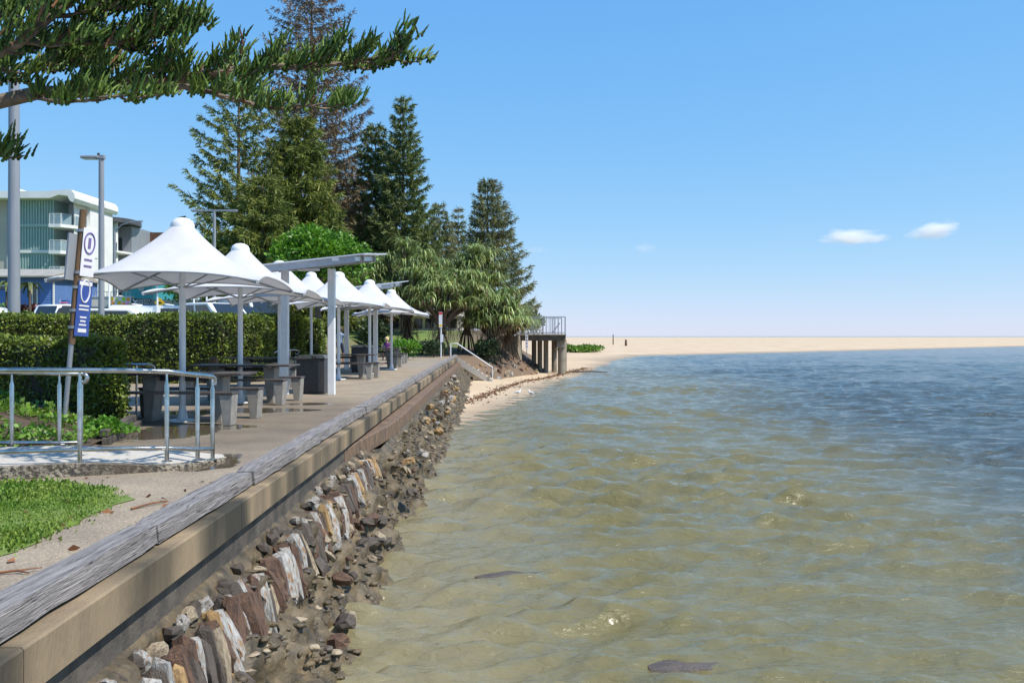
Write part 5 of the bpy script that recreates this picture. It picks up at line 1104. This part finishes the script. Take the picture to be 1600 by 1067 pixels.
# ---------------------------------------------------------------- people and birds
def person(label, loc, rz, J, mats_fn, hair, scale=1.0, cat='person'):
    """J: joints (name: pos, radius); one continuous skinned body"""
    E = [('pel', 'wai'), ('wai', 'che'), ('che', 'nec'), ('nec', 'hed'), ('hed', 'top')]
    for s in 'lr': E += [('che', 'sh' + s), ('sh' + s, 'el' + s), ('el' + s, 'wr' + s), ('wr' + s, 'pa' + s), ('pel', 'hi' + s), ('hi' + s, 'kn' + s), ('kn' + s, 'an' + s), ('an' + s, 'to' + s)]
    names = list(J); V_ = [Vector(J[n][0]) for n in names]; rad = [J[n][1] for n in names]; ed = [(names.index(a), names.index(b)) for a, b in E]
    for s in 'lr':
        pa = Vector(J['pa' + s][0]); wr = Vector(J['wr' + s][0]); d = (pa - wr).normalized(); sd_ = d.cross(Vector((0, 0, 1))); sd_ = sd_.normalized() if sd_.length > .1 else Vector((0, 1, 0)); pi_ = names.index('pa' + s)
        for k, (o_, L) in enumerate(((-.03, .07), (-.01, .085), (.01, .08), (.03, .065), (-.055, .05))):
            b = len(V_); base = pa if k < 4 else wr + d * .03; V_.append(base + sd_ * o_ + d * L * .5); rad.append(.009); V_.append(base + sd_ * o_ * 1.05 + d * L + Vector((0, -.012, 0))); rad.append(.008); ed += [(pi_ if k < 4 else names.index('wr' + s), b), (b, b + 1)]
    me = bpy.data.meshes.new('tmp'); me.from_pydata(V_, ed, []); ob = bpy.data.objects.new('tmp', me); C.objects.link(ob)
    sk = ob.modifiers.new('s', 'SKIN'); sk.use_smooth_shade = True
    for i, q in enumerate(rad): me.skin_vertices[0].data[i].radius = (q, q) if not isinstance(q, tuple) else q
    me.skin_vertices[0].data[0].use_root = True; ob.modifiers.new('d', 'SUBSURF').levels = 1
    bpy.context.view_layer.update(); nm = bpy.data.meshes.new_from_object(ob.evaluated_get(bpy.context.evaluated_depsgraph_get())); bpy.data.objects.remove(ob)
    t = thing('person', label, cat, loc, rz); t.scale = (scale,) * 3
    mats = sorted(set(mats_fn(Vector((0, 0, z * .01))) for z in range(-10, 190)) | {mats_fn(Vector((.4, 0, z * .01))) for z in range(0, 190)})
    for m in mats: nm.materials.append(MATS[m])
    for p_ in nm.polygons: p_.material_index = mats.index(mats_fn(p_.center)); p_.use_smooth = True
    body = link('body', nm, None, t)
    h = Vector(J['hed'][0]); tp = Vector(J['top'][0]); mb = MB()
    c = (h * .35 + tp * .65); mb.lathe([(.02, .125), (.07, .105), (.105, .06), (.115, 0), (.108, -.05), (.09, -.09)], c, 14); mb.build('hair', hair, t, smooth=True)
    f = MB()                                             # the face looks along -Y
    f.add([(h.x - .012, h.y - .088, h.z + .0), (h.x + .012, h.y - .088, h.z), (h.x, h.y - .115, h.z - .012), (h.x, h.y - .085, h.z + .045)], [(0, 1, 2), (1, 3, 2), (3, 0, 2), (0, 3, 1)]); f.build('nose', mats_fn(Vector((0, 0, h.z))), body)
    for s in (-1, 1): MB().lathe([(.006, -.006), (.010, 0), (.006, .006)], (h.x + s * .033, h.y - .088, h.z + .035), 6).build('eye', 'hair_dark', body); MB().box((h.x + s * .092, h.y, h.z + .01), (.02, .04, .055)).build('ear', mats_fn(Vector((0, 0, h.z))), body, bevel=.006)
    MB().box((h.x, h.y - .086, h.z - .045), (.045, .012, .01)).build('mouth', 'red_light', body)
    return t
def stand(dx=.0, step=.12):
    return {'pel': ((0, 0, .95), (.15, .11)), 'wai': ((0, 0, 1.1), (.14, .10)), 'che': ((0, .0, 1.34), (.165, .11)), 'nec': ((0, 0, 1.50), .055), 'hed': ((0, -.01, 1.60), (.078, .088)), 'top': ((0, 0, 1.70), (.075, .085)),
            'shl': ((-.19, 0, 1.42), .062), 'ell': ((-.25, .02, 1.14), .046), 'wrl': ((-.24, -.08, .90), .032), 'pal': ((-.24, -.10, .83), .03), 'shr': ((.19, 0, 1.42), .062), 'elr': ((.25, .02, 1.14), .046), 'wrr': ((.25, -.10, .91), .032), 'par': ((.25, -.12, .84), .03),
            'hil': ((-.09, 0, .88), .095), 'knl': ((-.10, -.02 - step * .5, .49), .062), 'anl': ((-.10, -step, .09), .042), 'tol': ((-.11, -step - .14, .04), .038), 'hir': ((.09, 0, .88), .095), 'knr': ((.10, -.02 + step * .3, .49), .062), 'anr': ((.10, step, .09), .042), 'tor': ((.11, step - .14, .04), .038)}
person('person in a grey blue shirt and navy shorts with back to the camera', (PX(532, 569, 45).x, 45, 0), R(165), stand(), lambda c: 'shirt_blue' if 1.0 < c.z < 1.50 and abs(c.x) < .28 and (c.z > 1.17 or abs(c.x) < .2) else ('navy' if .55 < c.z <= 1.0 and abs(c.x) < .22 else 'skin_tan'), 'hair_dark', 1.04)
zw_ = float(park_z(np.array([-13.6]), np.array([81.]))[0])
person('person in black top and blue shorts walking by the kiosk', (PX(562, 512, 81).x, 81, zw_), R(10), stand(step=.2), lambda c: 'black_cloth' if 1.08 < c.z < 1.46 and abs(c.x) < .2 else ('denim' if .70 < c.z <= 1.08 and abs(c.x) < .2 else 'skin_tan'), 'hair_dark', .98)
S = stand(); S.update({'pel': ((0, 0, .60), (.14, .11)), 'wai': ((0, 0, .74), (.125, .1)), 'che': ((0, -.01, .94), (.14, .10)), 'nec': ((0, -.02, 1.08), .045), 'hed': ((0, -.03, 1.18), (.078, .086)), 'top': ((0, -.02, 1.28), (.075, .085)),
        'shl': ((-.15, 0, 1.0), .05), 'ell': ((-.2, -.08, .82), .038), 'wrl': ((-.14, -.26, .82), .028), 'pal': ((-.13, -.32, .83), .027), 'shr': ((.15, 0, 1.0), .05), 'elr': ((.2, -.08, .82), .038), 'wrr': ((.14, -.26, .82), .028), 'par': ((.13, -.32, .83), .027),
        'hil': ((-.08, -.03, .58), .08), 'knl': ((-.09, -.38, .58), .058), 'anl': ((-.09, -.40, .20), .038), 'tol': ((-.09, -.52, .14), .034), 'hir': ((.08, -.03, .58), .08), 'knr': ((.09, -.38, .58), .058), 'anr': ((.09, -.40, .20), .038), 'tor': ((.09, -.52, .14), .034)})
person('blond child in a purple shirt sitting at the farthest table', (PX(605, 550, 47.25).x, 47.22, 0), R(-10), S, lambda c: 'purple' if .68 < c.z < 1.06 and abs(c.x) < .19 else ('navy' if .5 < c.z <= .68 and abs(c.x) < .16 and c.y > -.3 else 'skin'), 'hair_blond')
def gull(label, px, py, rz):
    p = GP(px, py, -1.42); z = float(beach_z(np.array([p.x]), np.array([p.y]))[0]); t = thing('seagull', label, 'bird', (p.x, p.y, z), rz, 'gulls on the beach')
    mb = MB(); mb.tube([(-.17, 0, .17), (-.10, 0, .18), (0, 0, .18), (.09, 0, .20), (.13, 0, .26), (.15, 0, .31), (.185, 0, .325), (.21, 0, .32)], [.012, .05, .075, .062, .036, .034, .036, .012], 10); b = mb.build('body', 'gull_white', t, smooth=True)
    for s in (-1, 1): MB().tube([(.06, s * .062, .21), (-.06, s * .066, .205), (-.24, s * .02, .17)], [.03, .035, .006], 6).build('wing', 'gull_grey', t); MB().tube([(0, s * .03, .12), (.01, s * .03, 0), (.04, s * .03, .003)], .006, 5).build('leg', 'red_light', t)
    MB().tube([(.205, 0, .318), (.25, 0, .308)], [.01, .003], 6).build('beak', 'red_light', b)
gull('white seagull standing on the wet sand, left of the pair', 809, 611, .4); gull('white seagull at the water edge, right of the pair', 830, 611, 2.4)

# ---------------------------------------------------------------- beach litter, seaweed, far marks
q = []
for k in range(2600):
    u = rnd.random(); y = 40 + u * 46; x = np.interp(y, [40, 48, 58, 66, 76, 86], [-2.2, -1.0, .4, 2.6, 4.8, 7.0]) + rnd.gauss(0, .16 + .3 * (rnd.random() < .25)); q.append((x, y))
q = np.array(q); z = np.maximum(beach_z(q[:, 0], q[:, 1]), ZW) + .02
V, Fq = scatter(LEAF[0], LEAF[1], frames(np.column_stack([rng.normal(size=(len(q), 2)), rng.uniform(-.1, .3, len(q))])), np.column_stack([q, z]), rng.uniform(.05, .14, len(q)))
tag(npmesh('seaweed_line', V, Fq, 'seaweed'), 'brown line of seaweed washed up along the beach', 'seaweed', kind='stuff')
lg = thing('driftwood', 'dark driftwood pole lying at the water edge past the jetty', 'driftwood', GP(925, 582, -1.6)[:]); MB().tube([(-1.6, .3, .05), (0, 0, .1), (1.3, -.2, .03)], [.07, .06, .03], 8).build('pole', 'bark', lg); MB().tube([(-.6, .1, .08), (-.4, .5, .2)], [.03, .01], 6).build('branch', 'bark', lg)
q = np.column_stack([rng.uniform(-5.2, -2.5, 90), rng.uniform(4.2, 9, 90)]); q = q[q[:, 0] < wx(q[:, 1]) - .25]
V, Fq = scatter(LEAF[0], LEAF[1], frames(np.column_stack([rng.normal(size=(len(q), 2)), rng.uniform(-.05, .2, len(q))])), np.column_stack([q, np.full(len(q), .012)]), rng.uniform(.03, .09, len(q)))
tag(npmesh('leaf_litter', V, Fq, 'dead_leaf'), 'scattered brown dead leaves on the path and grass', 'leaf litter', kind='stuff')
for i, (a, b, lb) in enumerate((((205, 797), (262, 784), 'thin brown stick on the path beside the timber edge'), ((-5, 898), (46, 898), 'thin reddish stick at the left edge of the path'))):
    p, q_ = GP(*a), GP(*b); t = thing('fallen_stick', lb, 'stick', p[:], group='sticks on the path'); m_ = (p + q_) / 2; MB().tube([p + Vector((0, 0, .012)), m_ + Vector((.01, .03, .02)), q_ + Vector((0, 0, .012))], [.009, .008, .004], 6).build('stem', 'dead_leaf', t, True); MB().tube([m_ + Vector((.01, .03, .02)), m_ + Vector((.12, .10, .02))], [.005, .003], 5).build('side_twig', 'dead_leaf', t, True)
for px, y0, y1, nm, lb in ((958, 524, 537, 'marker_post', 'tall dark marker post on the far sand'), (978, 531.5, 538.5, 'bollard', 'short dark bollard on the far sand right of the marker post')):
    p = GP(px, y1, -.75); t = thing(nm, lb, 'post', p[:]); h = (y1 - y0) * p.y / F; MB().tube([(0, 0, -.3), (0, 0, h)], [.16 if nm == 'marker_post' else .32, .13 if nm == 'marker_post' else .25], 8).build('shaft', 'post_wood', t); MB().lathe([(.2, 0), (.2, .1), (.1, .2)], (0, 0, h), 8).build('cap', 'charcoal', t)

# ---------------------------------------------------------------- clouds: soft volumes far beyond the sandbank
def cloud(label, px, py, w, h, dens, seed, tilt=0.0):
    D = 4200.0; p = PX(px, py, D); sx, sz = w * D / F / 2, h * D / F / 2
    bm = bmesh.new(); bmesh.ops.create_icosphere(bm, subdivisions=3, radius=1); me = bpy.data.meshes.new('cloud'); bm.to_mesh(me); bm.free()
    o = link('cloud', me, None, None, p, (0, tilt, 0)); o.scale = (sx, sx * .6, sz); tag(o, label, 'cloud', 'small clouds over the sea')
    m = bpy.data.materials.new('cloud_vapour'); m.use_nodes = True; n = m.node_tree.nodes; l = m.node_tree.links; n.remove(n['Principled BSDF'])
    pv = n.new('ShaderNodeVolumePrincipled'); pv.inputs['Color'].default_value = (1, 1, 1, 1); pv.inputs['Anisotropy'].default_value = .1
    tc = n.new('ShaderNodeTexCoord'); ln = n.new('ShaderNodeVectorMath'); ln.operation = 'LENGTH'; l.new(tc.outputs['Object'], ln.inputs[0])
    nz = n.new('ShaderNodeTexNoise'); nz.inputs['Scale'].default_value = 1.7; nz.inputs['Detail'].default_value = 5; mp = n.new('ShaderNodeMapping'); mp.inputs['Location'].default_value = (seed, seed * 2, 0); l.new(tc.outputs['Object'], mp.inputs[0]); l.new(mp.outputs[0], nz.inputs['Vector'])
    a = n.new('ShaderNodeMath'); a.operation = 'MULTIPLY_ADD'; a.inputs[1].default_value = 1.5; l.new(nz.outputs['Fac'], a.inputs[0])
    ng = n.new('ShaderNodeMath'); ng.operation = 'MULTIPLY'; ng.inputs[1].default_value = -1.0; l.new(ln.outputs['Value'], ng.inputs[0]); l.new(ng.outputs[0], a.inputs[2])
    mr = n.new('ShaderNodeMapRange'); mr.inputs[1].default_value = .02; mr.inputs[2].default_value = .55; mr.inputs[4].default_value = dens; l.new(a.outputs[0], mr.inputs[0]); l.new(mr.outputs[0], pv.inputs['Density']); l.new(pv.outputs[0], n['Material Output'].inputs['Volume'])
    me.materials.append(m)
cloud('flat white cloud, left of the two bright ones', 1332, 371, 135, 34, .022, 1.3)
cloud('wedge shaped white cloud at the right', 1462, 361, 105, 40, .026, 4.1, R(-12))
cloud('faint small cloud near the centre of the sky', 1005, 389, 60, 24, .006, 7.7)
cloud('fainter wisp of cloud left of the small central one', 835, 390, 60, 16, .004, 9.2)
